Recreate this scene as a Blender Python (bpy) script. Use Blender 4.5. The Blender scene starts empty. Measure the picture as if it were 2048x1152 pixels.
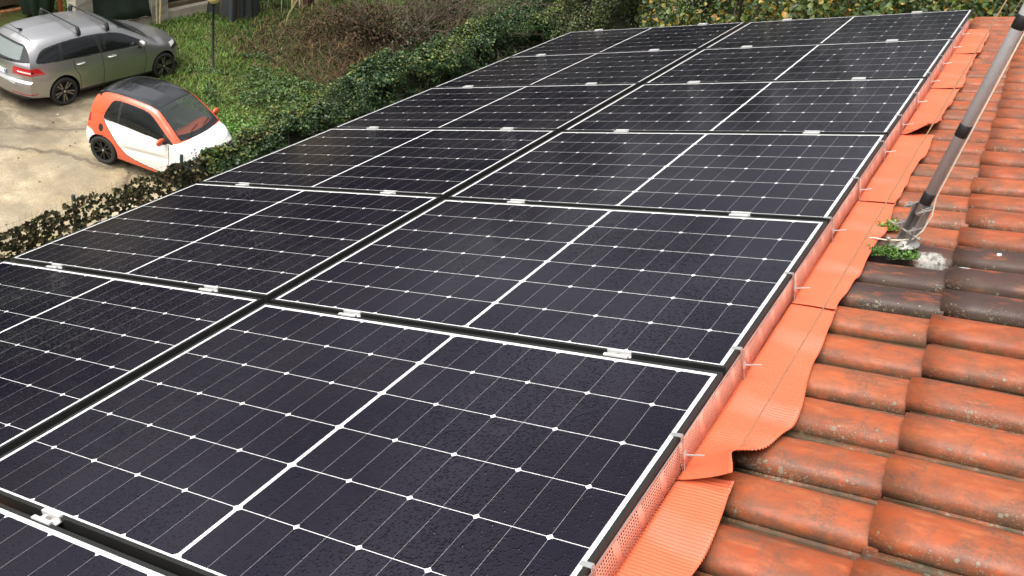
import bpy, bmesh, math, random
import numpy as np
from mathutils import Matrix, Vector

R = math.radians
random.seed(7)
rng = np.random.default_rng(7)
scene = bpy.context.scene
C = scene.collection

# ------------------------------------------------------------------ camera
cam_d = bpy.data.cameras.new("camera")
cam_d.sensor_width = 36.0
cam_d.lens = 31.207
cam_d.clip_start = 0.05
cam_d.clip_end = 500
cam = bpy.data.objects.new("camera", cam_d)
C.objects.link(cam)
cam.matrix_world = Matrix((
    (0.83842018, -0.43216772, 0.33208832, 1.81330319),
    (0.50943945, 0.40484876, -0.75932136, -1.98622527),
    (0.19370864, 0.80580925, 0.55959666, 2.03747677),
    (0, 0, 0, 1)))
scene.camera = cam

# ------------------------------------------------------------------ sky, sun, exposure (overcast day)
SUN_EL, SUN_AZ = R(66), R(200)
world = bpy.data.worlds.new("World")
scene.world = world
world.use_nodes = True
wn = world.node_tree
bg = wn.nodes["Background"]
sky = wn.nodes.new("ShaderNodeTexSky")
sky.sky_type = 'NISHITA'
sky.sun_disc = False
sky.sun_elevation = SUN_EL
sky.sun_rotation = SUN_AZ
sky.air_density = 1.0
sky.dust_density = 6.0
hsv = wn.nodes.new("ShaderNodeHueSaturation")
hsv.inputs['Saturation'].default_value = 0.22
wn.links.new(sky.outputs[0], hsv.inputs['Color'])
# an overcast dome is brighter overhead than at the skyline
wtc = wn.nodes.new("ShaderNodeTexCoord")
wsx = wn.nodes.new("ShaderNodeSeparateXYZ"); wn.links.new(wtc.outputs['Generated'], wsx.inputs[0])
wmr = wn.nodes.new("ShaderNodeMapRange"); wn.links.new(wsx.outputs[2], wmr.inputs[0])
wmr.inputs[1].default_value = 0.0; wmr.inputs[2].default_value = 1.0; wmr.inputs[3].default_value = 0.75; wmr.inputs[4].default_value = 2.1
wmx = wn.nodes.new("ShaderNodeMix"); wmx.data_type = 'RGBA'; wmx.blend_type = 'MULTIPLY'; wmx.inputs[0].default_value = 1.0
wn.links.new(hsv.outputs[0], wmx.inputs[6]); wn.links.new(wmr.outputs[0], wmx.inputs[7])
# broad soft banks of cloud
wcl = wn.nodes.new("ShaderNodeTexNoise"); wcl.inputs['Scale'].default_value = 3.2; wcl.inputs['Detail'].default_value = 4; wcl.inputs['Roughness'].default_value = .5
wmp = wn.nodes.new("ShaderNodeMapping"); wmp.inputs['Scale'].default_value = (1, 1, 2.6)
wn.links.new(wtc.outputs['Generated'], wmp.inputs[0]); wn.links.new(wmp.outputs[0], wcl.inputs['Vector'])
wcr = wn.nodes.new("ShaderNodeMapRange"); wn.links.new(wcl.outputs[0], wcr.inputs[0])
wcr.inputs[1].default_value = .34; wcr.inputs[2].default_value = .66; wcr.inputs[3].default_value = .50; wcr.inputs[4].default_value = 1.5
wm2 = wn.nodes.new("ShaderNodeMix"); wm2.data_type = 'RGBA'; wm2.blend_type = 'MULTIPLY'; wm2.inputs[0].default_value = 1.0
wn.links.new(wmx.outputs[2], wm2.inputs[6]); wn.links.new(wcr.outputs[0], wm2.inputs[7])
wn.links.new(wm2.outputs[2], bg.inputs[0])
bg.inputs[1].default_value = 0.14

sun_d = bpy.data.lights.new("sun", 'SUN')
sun_d.energy = 1.5
sun_d.angle = R(50)
sun_d.color = (1.0, 0.95, 0.87)
sun = bpy.data.objects.new("sun", sun_d)
C.objects.link(sun)
sd = Vector((math.sin(SUN_AZ) * math.cos(SUN_EL), math.cos(SUN_AZ) * math.cos(SUN_EL), math.sin(SUN_EL)))
sun.rotation_euler = sd.to_track_quat('Z', 'Y').to_euler()
scene.view_settings.view_transform = 'Standard'
scene.view_settings.look = 'None'
scene.view_settings.gamma = 1.0
scene.view_settings.exposure = 0.18

# ------------------------------------------------------------------ helpers
TH = R(22.0)                     # roof slope; roof frame: u up-slope, v along the ridge, n out of the roof
RM = Matrix(((math.cos(TH), 0, -math.sin(TH), 0), (0, 1, 0, 0), (math.sin(TH), 0, math.cos(TH), 0), (0, 0, 0, 1)))
G = -7.83                        # ground level


def roofpt(u, v, n):
    return RM @ Vector((u, v, n))


def tag(o, label=None, cat=None, group=None, kind=None):
    if label: o['label'] = label
    if cat: o['category'] = cat
    if group: o['group'] = group
    if kind: o['kind'] = kind
    return o


def empty(name, m=None):
    o = bpy.data.objects.new(name, None)
    o.empty_display_size = 0.1
    C.objects.link(o)
    if m is not None: o.matrix_world = m
    return o


def at(x, y, z, rz=0):
    return Matrix.Translation((x, y, z)) @ Matrix.Rotation(rz, 4, 'Z')


def on_roof(u, v, n, rz=0):
    return RM @ Matrix.Translation((u, v, n)) @ Matrix.Rotation(rz, 4, 'Z')


def link(name, me, mat, parent=None, m=None, smooth=False):
    if mat is not None:
        for mm in (mat if isinstance(mat, (list, tuple)) else [mat]): me.materials.append(mm)
    o = bpy.data.objects.new(name, me)
    C.objects.link(o)
    if parent is not None: o.parent = parent
    if m is not None: o.matrix_local = m
    if smooth: me.polygons.foreach_set('use_smooth', [True] * len(me.polygons))
    return o


class MB:
    def __init__(s): s.v = []; s.f = []; s.mi = []

    def add(s, vs, fs, mi=0):
        b = len(s.v)
        s.v += [tuple(p) for p in vs]
        s.f += [tuple(b + i for i in f) for f in fs]
        s.mi += [mi] * len(fs)
        return s

    def box(s, x0, x1, y0, y1, z0, z1, M=None, mi=0):
        vs = [Vector((x, y, z)) for x in (x0, x1) for y in (y0, y1) for z in (z0, z1)]
        if M is not None: vs = [M @ p for p in vs]
        return s.add(vs, [(0, 1, 3, 2), (4, 6, 7, 5), (0, 4, 5, 1), (2, 3, 7, 6), (0, 2, 6, 4), (1, 5, 7, 3)], mi)

    def tube(s, pts, rad, seg=10, mi=0, caps=True):
        pts = [Vector(p) for p in pts]
        n = len(pts)
        rs = rad if isinstance(rad, (list, tuple)) else [rad] * n
        vs, fs = [], []
        up = None
        for i, p in enumerate(pts):
            t = (pts[min(i + 1, n - 1)] - pts[max(i - 1, 0)]).normalized()
            if up is None:
                up = Vector((0, 0, 1)) if abs(t.z) < .9 else Vector((1, 0, 0))
            a = t.cross(up).normalized()
            b = a.cross(t)
            up = b
            for k in range(seg):
                an = 2 * math.pi * k / seg
                vs.append(p + (a * math.cos(an) + b * math.sin(an)) * rs[i])
        for i in range(n - 1):
            for k in range(seg):
                k2 = (k + 1) % seg
                fs.append((i * seg + k, i * seg + k2, (i + 1) * seg + k2, (i + 1) * seg + k))
        if caps:
            fs.append(tuple(range(seg))[::-1])
            fs.append(tuple((n - 1) * seg + k for k in range(seg)))
        return s.add(vs, fs, mi)

    def lathe(s, prof, M=None, seg=24, mi=0):     # prof: (radius, height) list round local Z
        vs, fs = [], []
        n = len(prof)
        for r_, h in prof:
            for k in range(seg):
                an = 2 * math.pi * k / seg
                p = Vector((r_ * math.cos(an), r_ * math.sin(an), h))
                vs.append(M @ p if M is not None else p)
        for i in range(n - 1):
            for k in range(seg):
                k2 = (k + 1) % seg
                fs.append((i * seg + k, i * seg + k2, (i + 1) * seg + k2, (i + 1) * seg + k))
        return s.add(vs, fs, mi)

    def grid(s, P, mi=0):                        # P[i][j] rows of points
        h, w = len(P), len(P[0])
        vs = [p for row in P for p in row]
        fs = [(i * w + j, i * w + j + 1, (i + 1) * w + j + 1, (i + 1) * w + j) for i in range(h - 1) for j in range(w - 1)]
        return s.add(vs, fs, mi)

    def mesh(s, name):
        me = bpy.data.meshes.new(name)
        me.from_pydata(s.v, [], s.f)
        if any(s.mi): me.polygons.foreach_set('material_index', s.mi)
        me.update()
        return me

    def obj(s, name, mat, parent=None, m=None, smooth=False, bevel=0):
        o = link(name, s.mesh(name), mat, parent, m, smooth)
        if bevel:
            b = o.modifiers.new("bevel", 'BEVEL'); b.width = bevel; b.segments = 2; b.limit_method = 'ANGLE'
        return o


def np_mesh(name, V, F, col=None):
    """V (n,3), F (m,k) all k-gons; col (n,3) per-vertex tint"""
    V = np.asarray(V, dtype=np.float32); F = np.asarray(F, dtype=np.int32)
    me = bpy.data.meshes.new(name)
    me.vertices.add(len(V)); me.vertices.foreach_set('co', V.ravel())
    k = F.shape[1]
    me.loops.add(F.size); me.loops.foreach_set('vertex_index', F.ravel())
    me.polygons.add(len(F))
    me.polygons.foreach_set('loop_start', np.arange(0, F.size, k, dtype=np.int32))
    me.polygons.foreach_set('loop_total', np.full(len(F), k, dtype=np.int32))
    if col is not None:
        a = me.attributes.new('tint', 'FLOAT_COLOR', 'POINT')
        c4 = np.ones((len(V), 4), dtype=np.float32); c4[:, :3] = col
        a.data.foreach_set('color', c4.ravel())
    me.update(calc_edges=True)
    me.validate()
    return me


# ------------------------------------------------------------------ materials
class NT:
    """tiny node-tree helper"""
    def __init__(s, name):
        s.m = bpy.data.materials.new(name); s.m.use_nodes = True
        s.t = s.m.node_tree; s.n = s.t.nodes; s.l = s.t.links
        s.b = s.n['Principled BSDF']; s.out = s.n['Material Output']

    def node(s, typ, **kw):
        nd = s.n.new(typ)
        for k, v in kw.items(): setattr(nd, k, v)
        return nd

    def put(s, sock, v):
        if hasattr(v, 'is_output') or isinstance(v, bpy.types.NodeSocket): s.l.new(v, sock)
        else: sock.default_value = v

    def math(s, op, a, b=None, c=None, clamp=False):
        nd = s.node('ShaderNodeMath', operation=op); nd.use_clamp = clamp
        s.put(nd.inputs[0], a)
        if b is not None: s.put(nd.inputs[1], b)
        if c is not None: s.put(nd.inputs[2], c)
        return nd.outputs[0]

    def coords(s, kind='Object'):
        return s.node('ShaderNodeTexCoord').outputs[kind]

    def mapping(s, vec, scale=(1, 1, 1), rot=(0, 0, 0), loc=(0, 0, 0)):
        nd = s.node('ShaderNodeMapping')
        s.l.new(vec, nd.inputs[0]); nd.inputs['Scale'].default_value = scale
        nd.inputs['Rotation'].default_value = rot; nd.inputs['Location'].default_value = loc
        return nd.outputs[0]

    def noise(s, vec, scale=5, detail=4, rough=.55, dist=0, out=0):
        nd = s.node('ShaderNodeTexNoise')
        if vec is not None: s.l.new(vec, nd.inputs['Vector'])
        nd.inputs['Scale'].default_value = scale; nd.inputs['Detail'].default_value = detail
        nd.inputs['Roughness'].default_value = rough; nd.inputs['Distortion'].default_value = dist
        return nd.outputs[out]

    def voronoi(s, vec, scale=5, feature='F1', out='Distance', rnd=1.0):
        nd = s.node('ShaderNodeTexVoronoi', feature=feature)
        if vec is not None: s.l.new(vec, nd.inputs['Vector'])
        nd.inputs['Scale'].default_value = scale; nd.inputs['Randomness'].default_value = rnd
        return nd.outputs[out]

    def ramp(s, fac, stops, interp='LINEAR'):
        nd = s.node('ShaderNodeValToRGB'); nd.color_ramp.interpolation = interp
        e = nd.color_ramp.elements
        while len(e) < len(stops): e.new(0.5)
        for el, (p, c) in zip(e, stops):
            el.position = p
            el.color = (c, c, c, 1) if isinstance(c, (int, float)) else (*c, 1)
        s.l.new(fac, nd.inputs[0])
        return nd.outputs[0]

    def mix(s, fac, a, b, blend='MIX'):
        nd = s.node('ShaderNodeMix', data_type='RGBA', blend_type=blend)
        s.put(nd.inputs[0], fac)
        s.put(nd.inputs[6], (*a, 1) if isinstance(a, tuple) else a)
        s.put(nd.inputs[7], (*b, 1) if isinstance(b, tuple) else b)
        return nd.outputs[2]

    def bump(s, height, strength=.3, dist=.01, normal=None):
        nd = s.node('ShaderNodeBump'); nd.inputs['Strength'].default_value = strength
        nd.inputs['Distance'].default_value = dist
        s.l.new(height, nd.inputs['Height'])
        if normal is not None: s.l.new(normal, nd.inputs['Normal'])
        s.l.new(nd.outputs[0], s.b.inputs['Normal'])
        return nd.outputs[0]

    def set(s, **kw):
        names = dict(col='Base Color', rough='Roughness', metal='Metallic', spec='Specular IOR Level', coat='Coat Weight',
                     coat_rough='Coat Roughness', trans='Transmission Weight', alpha='Alpha', ior='IOR', sss='Subsurface Weight')
        for k, v in kw.items():
            sock = s.b.inputs[names[k]]
            if isinstance(v, tuple): v = (*v, 1)
            s.put(sock, v)
        return s.m


def simple(name, col, rough=.5, metal=0., spec=.5, coat=0., var=.12, vscale=8., bump=0., bscale=60.):
    """plain surface with slight tonal variation so that nothing is perfectly flat"""
    t = NT(name)
    o = t.coords()
    nz = t.noise(o, vscale, 5, .6)
    f = t.math('MULTIPLY_ADD', nz, 2 * var, 1 - var)
    cc = t.mix(1.0, col, f, 'MULTIPLY')
    t.set(col=cc, metal=metal, spec=spec, coat=coat)
    t.set(rough=t.math('MULTIPLY_ADD', nz, .25 * rough, rough * .88))
    if bump: t.bump(t.noise(o, bscale, 4), bump, .01)
    return t.m


def leaf_mat(name, rough=.45, trans=.25, spec=.4):
    t = NT(name)
    a = t.node('ShaderNodeAttribute', attribute_name='tint')
    t.set(col=a.outputs['Color'], rough=rough, spec=spec)
    tr = t.node('ShaderNodeBsdfTranslucent'); t.l.new(a.outputs['Color'], tr.inputs[0])
    mx = t.node('ShaderNodeMixShader'); mx.inputs[0].default_value = trans
    t.l.new(t.b.outputs[0], mx.inputs[1]); t.l.new(tr.outputs[0], mx.inputs[2])
    t.l.new(mx.outputs[0], t.out.inputs[0])
    return t.m


M = {}
M['black_metal'] = simple('black_anodised_frame', (.017, .017, .0165), .45, .0, .35, var=.2, vscale=14)
M['rail'] = simple('dark_rail', (.02, .02, .02), .6)
M['silver'] = simple('bare_aluminium', (.72, .71, .69), .38, .85, var=.1, vscale=30)
M['white_clamp'] = simple('satin_aluminium', (.66, .655, .64), .42, .35, var=.1, vscale=40)
M['steel'] = simple('steel_clip', (.50, .46, .43), .38, .8, var=.15, vscale=30)
M['tape'] = simple('black_tape', (.012, .012, .013), .5, var=.3, vscale=60)
M['cable'] = simple('cream_cable', (.72, .68, .55), .5)
M['wire'] = simple('thin_cord', (.20, .10, .055), .7)
M['cord'] = simple('tan_guy_cord', (.24, .14, .065), .65)


def m_panel():
    """cells, white backsheet lines and diamonds, as printed on the module; object x 0..1.722, y 0..1.134"""
    t = NT('solar_glass')
    o = t.coords()
    sep = t.node('ShaderNodeSeparateXYZ'); t.l.new(o, sep.inputs[0])
    x, y = sep.outputs[0], sep.outputs[1]
    hp, cp, mid, y0 = .0924, .18233, .0058, .0172
    m = t.math('SUBTRACT', t.math('ABSOLUTE', t.math('SUBTRACT', x, .861)), mid)
    ty = t.math('SUBTRACT', y, y0)
    # distance to nearest half-cell line, full-cell line and row line
    dxh = t.math('PINGPONG', m, hp / 2)
    dxh = t.math('ABSOLUTE', t.math('SUBTRACT', t.math('PINGPONG', t.math('ADD', m, 0), hp), t.math('MULTIPLY', t.math('GREATER_THAN', t.math('PINGPONG', m, hp), hp / 2), hp)))
    dxf = t.math('PINGPONG', m, hp)
    dxf = t.math('PINGPONG', t.math('ADD', m, 2 * hp), 2 * hp)   # 0 at even multiples going to 2hp at odd
    dxf = t.math('PINGPONG', m, 2 * hp)
    dxf = t.math('MINIMUM', dxf, t.math('ADD', t.math('SUBTRACT', 2 * hp, dxf), 2 * hp))
    pp = t.node('ShaderNodeMath', operation='WRAP'); t.l.new(m, pp.inputs[0]); pp.inputs[1].default_value = hp; pp.inputs[2].default_value = -hp
    dxf = t.math('ABSOLUTE', pp.outputs[0])
    ph = t.node('ShaderNodeMath', operation='WRAP'); t.l.new(m, ph.inputs[0]); ph.inputs[1].default_value = hp / 2; ph.inputs[2].default_value = -hp / 2
    dxh = t.math('ABSOLUTE', ph.outputs[0])
    py = t.node('ShaderNodeMath', operation='WRAP'); t.l.new(ty, py.inputs[0]); py.inputs[1].default_value = cp / 2; py.inputs[2].default_value = -cp / 2
    dy = t.math('ABSOLUTE', py.outputs[0])
    row = t.math('LESS_THAN', dy, .0010)
    half = t.math('LESS_THAN', dxh, .00055)
    dia = t.math('LESS_THAN', t.math('ADD', dxf, dy), .0096)
    middle = t.math('LESS_THAN', m, 0.0)
    edge = t.math('GREATER_THAN', m, 9 * hp + .0005)
    yy = t.math('ABSOLUTE', t.math('SUBTRACT', y, .0172 + 3 * .18233))
    edge2 = t.math('GREATER_THAN', yy, 3 * cp + .0008)
    white = t.math('MAXIMUM', t.math('MAXIMUM', row, dia), t.math('MAXIMUM', middle, t.math('MAXIMUM', edge, edge2)))
    oi = t.node('ShaderNodeObjectInfo')
    wn_ = t.node('ShaderNodeVectorMath', operation='ADD'); t.l.new(o, wn_.inputs[0]); t.l.new(oi.outputs['Location'], wn_.inputs[1])
    wo = wn_.outputs[0]
    # cells: each one a slightly different near-black
    cx = t.math('FLOOR', t.math('DIVIDE', m, hp)); cy = t.math('FLOOR', t.math('DIVIDE', ty, cp))
    sgn = t.math('GREATER_THAN', x, .861)
    wnz = t.node('ShaderNodeTexWhiteNoise', noise_dimensions='4D')
    cb = t.node('ShaderNodeCombineXYZ'); t.l.new(cx, cb.inputs[0]); t.l.new(cy, cb.inputs[1]); t.l.new(sgn, cb.inputs[2])
    t.l.new(cb.outputs[0], wnz.inputs['Vector']); t.l.new(oi.outputs['Random'], wnz.inputs['W'])
    cell = t.mix(wnz.outputs['Value'], (.0045, .0032, .0090), (.0080, .0058, .0115))
    cell = t.mix(t.math('MULTIPLY', half, .55), cell, (.42, .41, .40))
    col = t.mix(white, cell, (.70, .70, .685))
    # thin dirt film, streaked down the slope
    film = t.noise(t.mapping(wo, (1.2, 9, 1)), 2.2, 6, .65)
    col = t.mix(t.math('MULTIPLY', t.math('SUBTRACT', film, .40, clamp=True), .022), col, (.35, .32, .28))
    # drops of rain standing on the glass
    big = t.noise(wo, .9, 3, .6)
    area = t.ramp(big, [(.34, .22), (.58, 1.0)])
    warp = t.node('ShaderNodeVectorMath', operation='ADD')
    t.l.new(wo, warp.inputs[0])
    v1 = t.voronoi(wo, 150); v2 = t.voronoi(wo, 85)
    rnd1 = t.voronoi(wo, 150, out='Color'); rnd2 = t.voronoi(wo, 85, out='Color')
    s1 = t.node('ShaderNodeSeparateColor'); t.l.new(rnd1, s1.inputs[0])
    s2 = t.node('ShaderNodeSeparateColor'); t.l.new(rnd2, s2.inputs[0])
    r1 = t.math('MULTIPLY', s1.outputs[0], t.math('MULTIPLY', area, .80))
    r2 = t.math('MULTIPLY', t.math('POWER', s2.outputs[0], 2.0), t.math('MULTIPLY', area, .46))
    d1 = t.math('MAXIMUM', t.math('SUBTRACT', r1, v1), 0.0)
    d2 = t.math('MAXIMUM', t.math('SUBTRACT', r2, v2), 0.0)
    hgt = t.math('ADD', t.math('MULTIPLY', d1, .8), t.math('MULTIPLY', d2, 1.6))
    t.bump(hgt, .75, .005)
    wet = t.noise(t.mapping(wo, (1.0, 7, 1)), 3.0, 5, .6)
    rough = t.ramp(wet, [(.3, .05), (.7, .16)])
    t.b.inputs['Specular Tint'].default_value = (.92, .88, 1.0, 1)      # violet anti-reflective coating
    t.set(col=col, rough=rough, ior=1.47, spec=.5)
    return t.m


def m_terracotta():
    t = NT('terracotta_tiles')
    o = t.coords()
    a = t.node('ShaderNodeAttribute', attribute_name='tint')     # r: tile tone, g: soot, b: height on the roll profile
    s = t.node('ShaderNodeSeparateColor'); t.l.new(a.outputs['Color'], s.inputs[0])
    tone, soot, low = s.outputs[0], s.outputs[1], s.outputs[2]
    st = t.mapping(o, (1.0, 2.4, 2.4))
    base = t.mix(tone, (.31, .062, .017), (.41, .100, .033))
    n1 = t.noise(st, 5.5, 6, .62)
    base = t.mix(t.ramp(n1, [(.42, 0.), (.72, .85)]), base, (.215, .050, .016))
    n5 = t.noise(st, 16, 5, .6)
    base = t.mix(t.ramp(n5, [(.50, 0.), (.75, .55)]), base, (.47, .15, .060))
    # grey-brown biofilm in soft patches
    n2 = t.noise(o, 9, 8, .7, .4)
    pat = t.ramp(n2, [(.46, 0.), (.60, .85)])
    fine = t.noise(o, 130, 4, .7)
    base = t.mix(t.math('MULTIPLY', pat, t.ramp(fine, [(.38, .15), (.62, 1.)])), base, (.095, .060, .040))
    # soot-black tiles
    n3 = t.noise(st, 7, 7, .65)
    sm = t.math('MULTIPLY', soot, t.ramp(n3, [(.34, .15), (.47, 1.)]))
    base = t.mix(sm, base, (.022, .021, .021))
    gr = t.noise(t.mapping(o, (1, 1, 1), loc=(5, 2, 0)), 14, 8, .72, .3)
    flank = t.math('MULTIPLY', t.math('SUBTRACT', 1.0, low), t.ramp(gr, [(.38, 0.), (.58, 1.)]))
    base = t.mix(t.math('MULTIPLY', flank, .72), base, (.075, .052, .032))
    # lichen: pale discs and crusts gathering on the lower flank of each roll
    v = t.voronoi(t.mapping(o, (1, 1, 1)), 78); vc = t.voronoi(o, 78, out='Color')
    sc = t.node('ShaderNodeSeparateColor'); t.l.new(vc, sc.inputs[0])
    big = t.noise(o, 3.6, 4, .6)
    gather = t.math('ADD', t.math('MULTIPLY', t.math('SUBTRACT', 1.0, low), .30), t.math('MULTIPLY', big, .84))
    thr = t.math('MULTIPLY', t.math('SUBTRACT', gather, .465, clamp=True), t.math('MULTIPLY', t.math('POWER', sc.outputs[0], 2.8), 2.4))
    v2 = t.voronoi(o, 150)
    disc = t.math('LESS_THAN', t.math('MULTIPLY_ADD', t.noise(o, 220, 3), .3, v), thr)
    thr2 = t.math('MULTIPLY', t.math('SUBTRACT', gather, .525, clamp=True), 2.3)
    spk = t.math('LESS_THAN', v2, t.math('MULTIPLY', thr2, t.noise(o, 40, 3)))
    lcol = t.mix(t.noise(o, 45, 4), (.13, .115, .070), (.29, .26, .19))
    base = t.mix(t.math('MULTIPLY', t.math('MAXIMUM', disc, spk), .82), base, lcol)
    # black-green moss in the joints
    joint = t.math('MULTIPLY', t.ramp(low, [(.0, 1.0), (.17, 0.)]), t.ramp(t.noise(st, 8, 6, .7), [(.40, 0.), (.56, 1.)]))
    base = t.mix(t.math('MULTIPLY', joint, .9), base, (.030, .030, .013))
    streak = t.noise(t.mapping(o, (.8, 5, 1)), 6, 7, .72, .6)
    base = t.mix(t.ramp(streak, [(.55, 0.), (.70, .62)]), base, (.085, .048, .030))
    # lime smear beside the mast foot and two bird droppings on the sooty tiles
    su = t.node('ShaderNodeSeparateXYZ'); t.l.new(o, su.inputs[0])
    wv_ = t.noise(o, 22, 6, .7)
    for (cu, cv, au, av, cc, k) in ((2.068, 1.195, .070, .058, t.mix(t.ramp(t.noise(o, 60, 6, .75), [(.40, 0.), (.56, 1.)]), (.10, .09, .078), (.42, .40, .36)), 2.2), (2.277, 1.247, .011, .014, (.80, .80, .77), .9), (2.186, 1.098, .024, .010, (.70, .70, .66), 1.1)):
        d_ = t.math('ADD', t.math('POWER', t.math('DIVIDE', t.math('SUBTRACT', su.outputs[0], cu), au), 2.0), t.math('POWER', t.math('DIVIDE', t.math('SUBTRACT', su.outputs[1], cv), av), 2.0))
        base = t.mix(t.ramp(t.math('MULTIPLY', t.math('ADD', d_, t.math('MULTIPLY', wv_, k)), .4), [(.4 * (.55 + k * .35), .92), (.4 * (.75 + k * .42), 0.)]), base, cc)
    t.set(col=base, rough=t.ramp(n1, [(.3, .42), (.7, .72)]), spec=.42)
    h = t.math('ADD', t.math('MULTIPLY', fine, .35), t.math('ADD', t.math('MULTIPLY', n2, .6), t.math('MULTIPLY', t.math('MAXIMUM', disc, spk), .35)))
    t.bump(h, .45, .004)
    return t.m


def m_apron():
    t = NT('terracotta_painted_foil')
    o = t.coords()
    n = t.noise(t.mapping(o, (3, 1, 1)), 3, 5, .6)
    col = t.mix(n, (.52, .104, .045), (.60, .138, .062))
    stain = t.noise(t.mapping(o, (1.2, 5, 1)), 7, 7, .7)
    col = t.mix(t.ramp(stain, [(.55, 0.), (.75, .35)]), col, (.38, .070, .03))
    spk = t.math('LESS_THAN', t.voronoi(o, 110), .10)
    col = t.mix(t.math('MULTIPLY', spk, .35), col, (.22, .09, .05))
    t.set(col=col, rough=t.math('MULTIPLY_ADD', n, .2, .36), spec=.45)
    t.bump(t.noise(t.mapping(o, (1, 6, 1)), 9, 4), .12, .01)
    return t.m


def m_guard():
    """perforated foil: groups of small slots are real openings"""
    t = NT('perforated_red_foil')
    o = t.coords()
    s = t.node('ShaderNodeSeparateXYZ'); t.l.new(o, s.inputs[0])
    y, z = s.outputs[1], s.outputs[2]
    def cell(c, p, w):
        fr = t.math('FRACT', t.math('DIVIDE', c, p))
        return t.math('LESS_THAN', t.math('ABSOLUTE', t.math('SUBTRACT', fr, .5)), w)
    hy = cell(y, .0098, .30); hz = cell(z, .0086, .25)
    grp = t.math('GREATER_THAN', t.math('FRACT', t.math('DIVIDE', t.math('ADD', y, t.math('MULTIPLY', z, .2)), .126)), .19)
    lim = t.math('LESS_THAN', t.math('ABSOLUTE', t.math('ADD', z, .052)), .040)
    hole = t.math('MULTIPLY', t.math('MULTIPLY', hy, hz), t.math('MULTIPLY', grp, lim))
    col = t.mix(t.noise(o, 9, 4), (.66, .27, .185), (.72, .33, .24))
    dots = t.math('MULTIPLY', cell(y, .014, .2), t.math('LESS_THAN', t.math('ABSOLUTE', t.math('ADD', z, .0985)), .0028))
    col = t.mix(dots, col, (.9, .84, .76))
    t.set(col=col, rough=.42, metal=.0, spec=.6)
    tr = t.node('ShaderNodeBsdfTransparent')
    mx = t.node('ShaderNodeMixShader'); t.l.new(hole, mx.inputs[0])
    t.l.new(t.b.outputs[0], mx.inputs[1]); t.l.new(tr.outputs[0], mx.inputs[2]); t.l.new(mx.outputs[0], t.out.inputs[0])
    return t.m


M['panel'] = m_panel()
M['tile'] = m_terracotta()
M['apron'] = m_apron()
M['guard'] = m_guard()

# ------------------------------------------------------------------ the house: walls and tiled roof
PV = 1.1589                      # row pitch
LU, LV = 1.722, 1.134            # module size
house = empty('house', at(0, 0, G))
tag(house, 'two-storey house under the camera with its slope of mossy terracotta tiles', 'house')


def tile_roof():
    TP, CL = .195, .352
    V, F, T = [], [], []
    prof = []                                   # w grows towards the camera (-v)
    for w, n in ((.0, .006), (.022, .006), (.031, .006), (.034, .0035), (.040, .0035), (.043, .0065), (.063, .007), (.066, .0145), (.074, .0155)): prof.append((w, n))
    for k in range(0, 13):
        a = math.pi * k / 12
        prof.append((.149 - .070 * math.cos(a), .0155 + .038 * math.sin(a) ** .72))
    prof.append((.2195, .012)); prof.append((.2205, .002))
    nmax = .0535
    P = np.array(prof)
    v_lo, v_hi = -3.3, 6.28
    nv = int((v_hi - v_lo) / TP)
    u_list = [2.157 + CL * k for k in range(-11, 5)]
    for ci, u0 in enumerate(u_list):
        for j in range(nv + 1):
            vc = v_hi - j * TP
            soot = 0.0
            cu, cvv = u0, vc - .142
            tone = rng.random()
            if abs(u0 - 2.157) < .01 and .82 < cvv < 1.42: soot = rng.uniform(.85, 1.0)
            elif abs(u0 - 2.157 + CL) < .01 and .80 < cvv < 1.45: soot = rng.uniform(.75, .98)
            elif rng.random() < .04: soot = rng.uniform(.1, .25)
            dn = rng.normal(0, .0022); dv = rng.normal(0, .003); du = rng.normal(0, .005); sk = rng.normal(0, .006)
            nu = 5
            b = len(V)
            ln = CL + .018
            for i in range(nu):
                s_ = i / (nu - 1)
                u = u0 + du + s_ * ln
                lift = .020 * (1 - s_)
                for (w, n) in prof:
                    vv = vc - w + dv + sk * (s_ - .5)
                    lo = np.clip((n - .004) / (nmax - .004), 0, 1)
                    near = 1.0 if w < .149 else np.clip(1 - (w - .149) / .07, 0, 1)   # lower flank
                    V.append((u, vv, -.186 + n + lift + dn))
                    T.append((tone, soot, lo * (.35 + .65 * near)))
            m_ = len(prof)
            for i in range(nu - 1):
                for k in range(m_ - 1):
                    F.append((b + i * m_ + k, b + i * m_ + k + 1, b + (i + 1) * m_ + k + 1, b + (i + 1) * m_ + k))
            # thickness at the down-slope end
            b2 = len(V)
            for k in range(m_):
                x_, y_, z_ = V[b + k]
                V.append((x_ + .002, y_, z_ - .014)); T.append((tone * .8, soot, 0.0))
            for k in range(m_ - 1):
                F.append((b + k + 1, b + k, b2 + k, b2 + k + 1))
            b3 = len(V)                          # thickness along the near edge
            for i in range(nu):
                x_, y_, z_ = V[b + i * m_ + m_ - 1]
                V.append((x_, y_ + .010, z_ - .004)); T.append((tone * .8, soot, 0.0))
            for i in range(nu - 1):
                F.append((b + i * m_ + m_ - 1, b3 + i, b3 + i + 1, b + (i + 1) * m_ + m_ - 1))
    V = np.array(V)
    # the courses run very slightly askew to the modules
    V[:, 0] += -.017 * V[:, 1]
    me = np_mesh('roof_tiles', V, np.array(F), np.array(T))
    o = link('tiled_roof', me, M['tile'], None, smooth=True)
    o.parent = house
    o.matrix_world = RM
    return o


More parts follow.
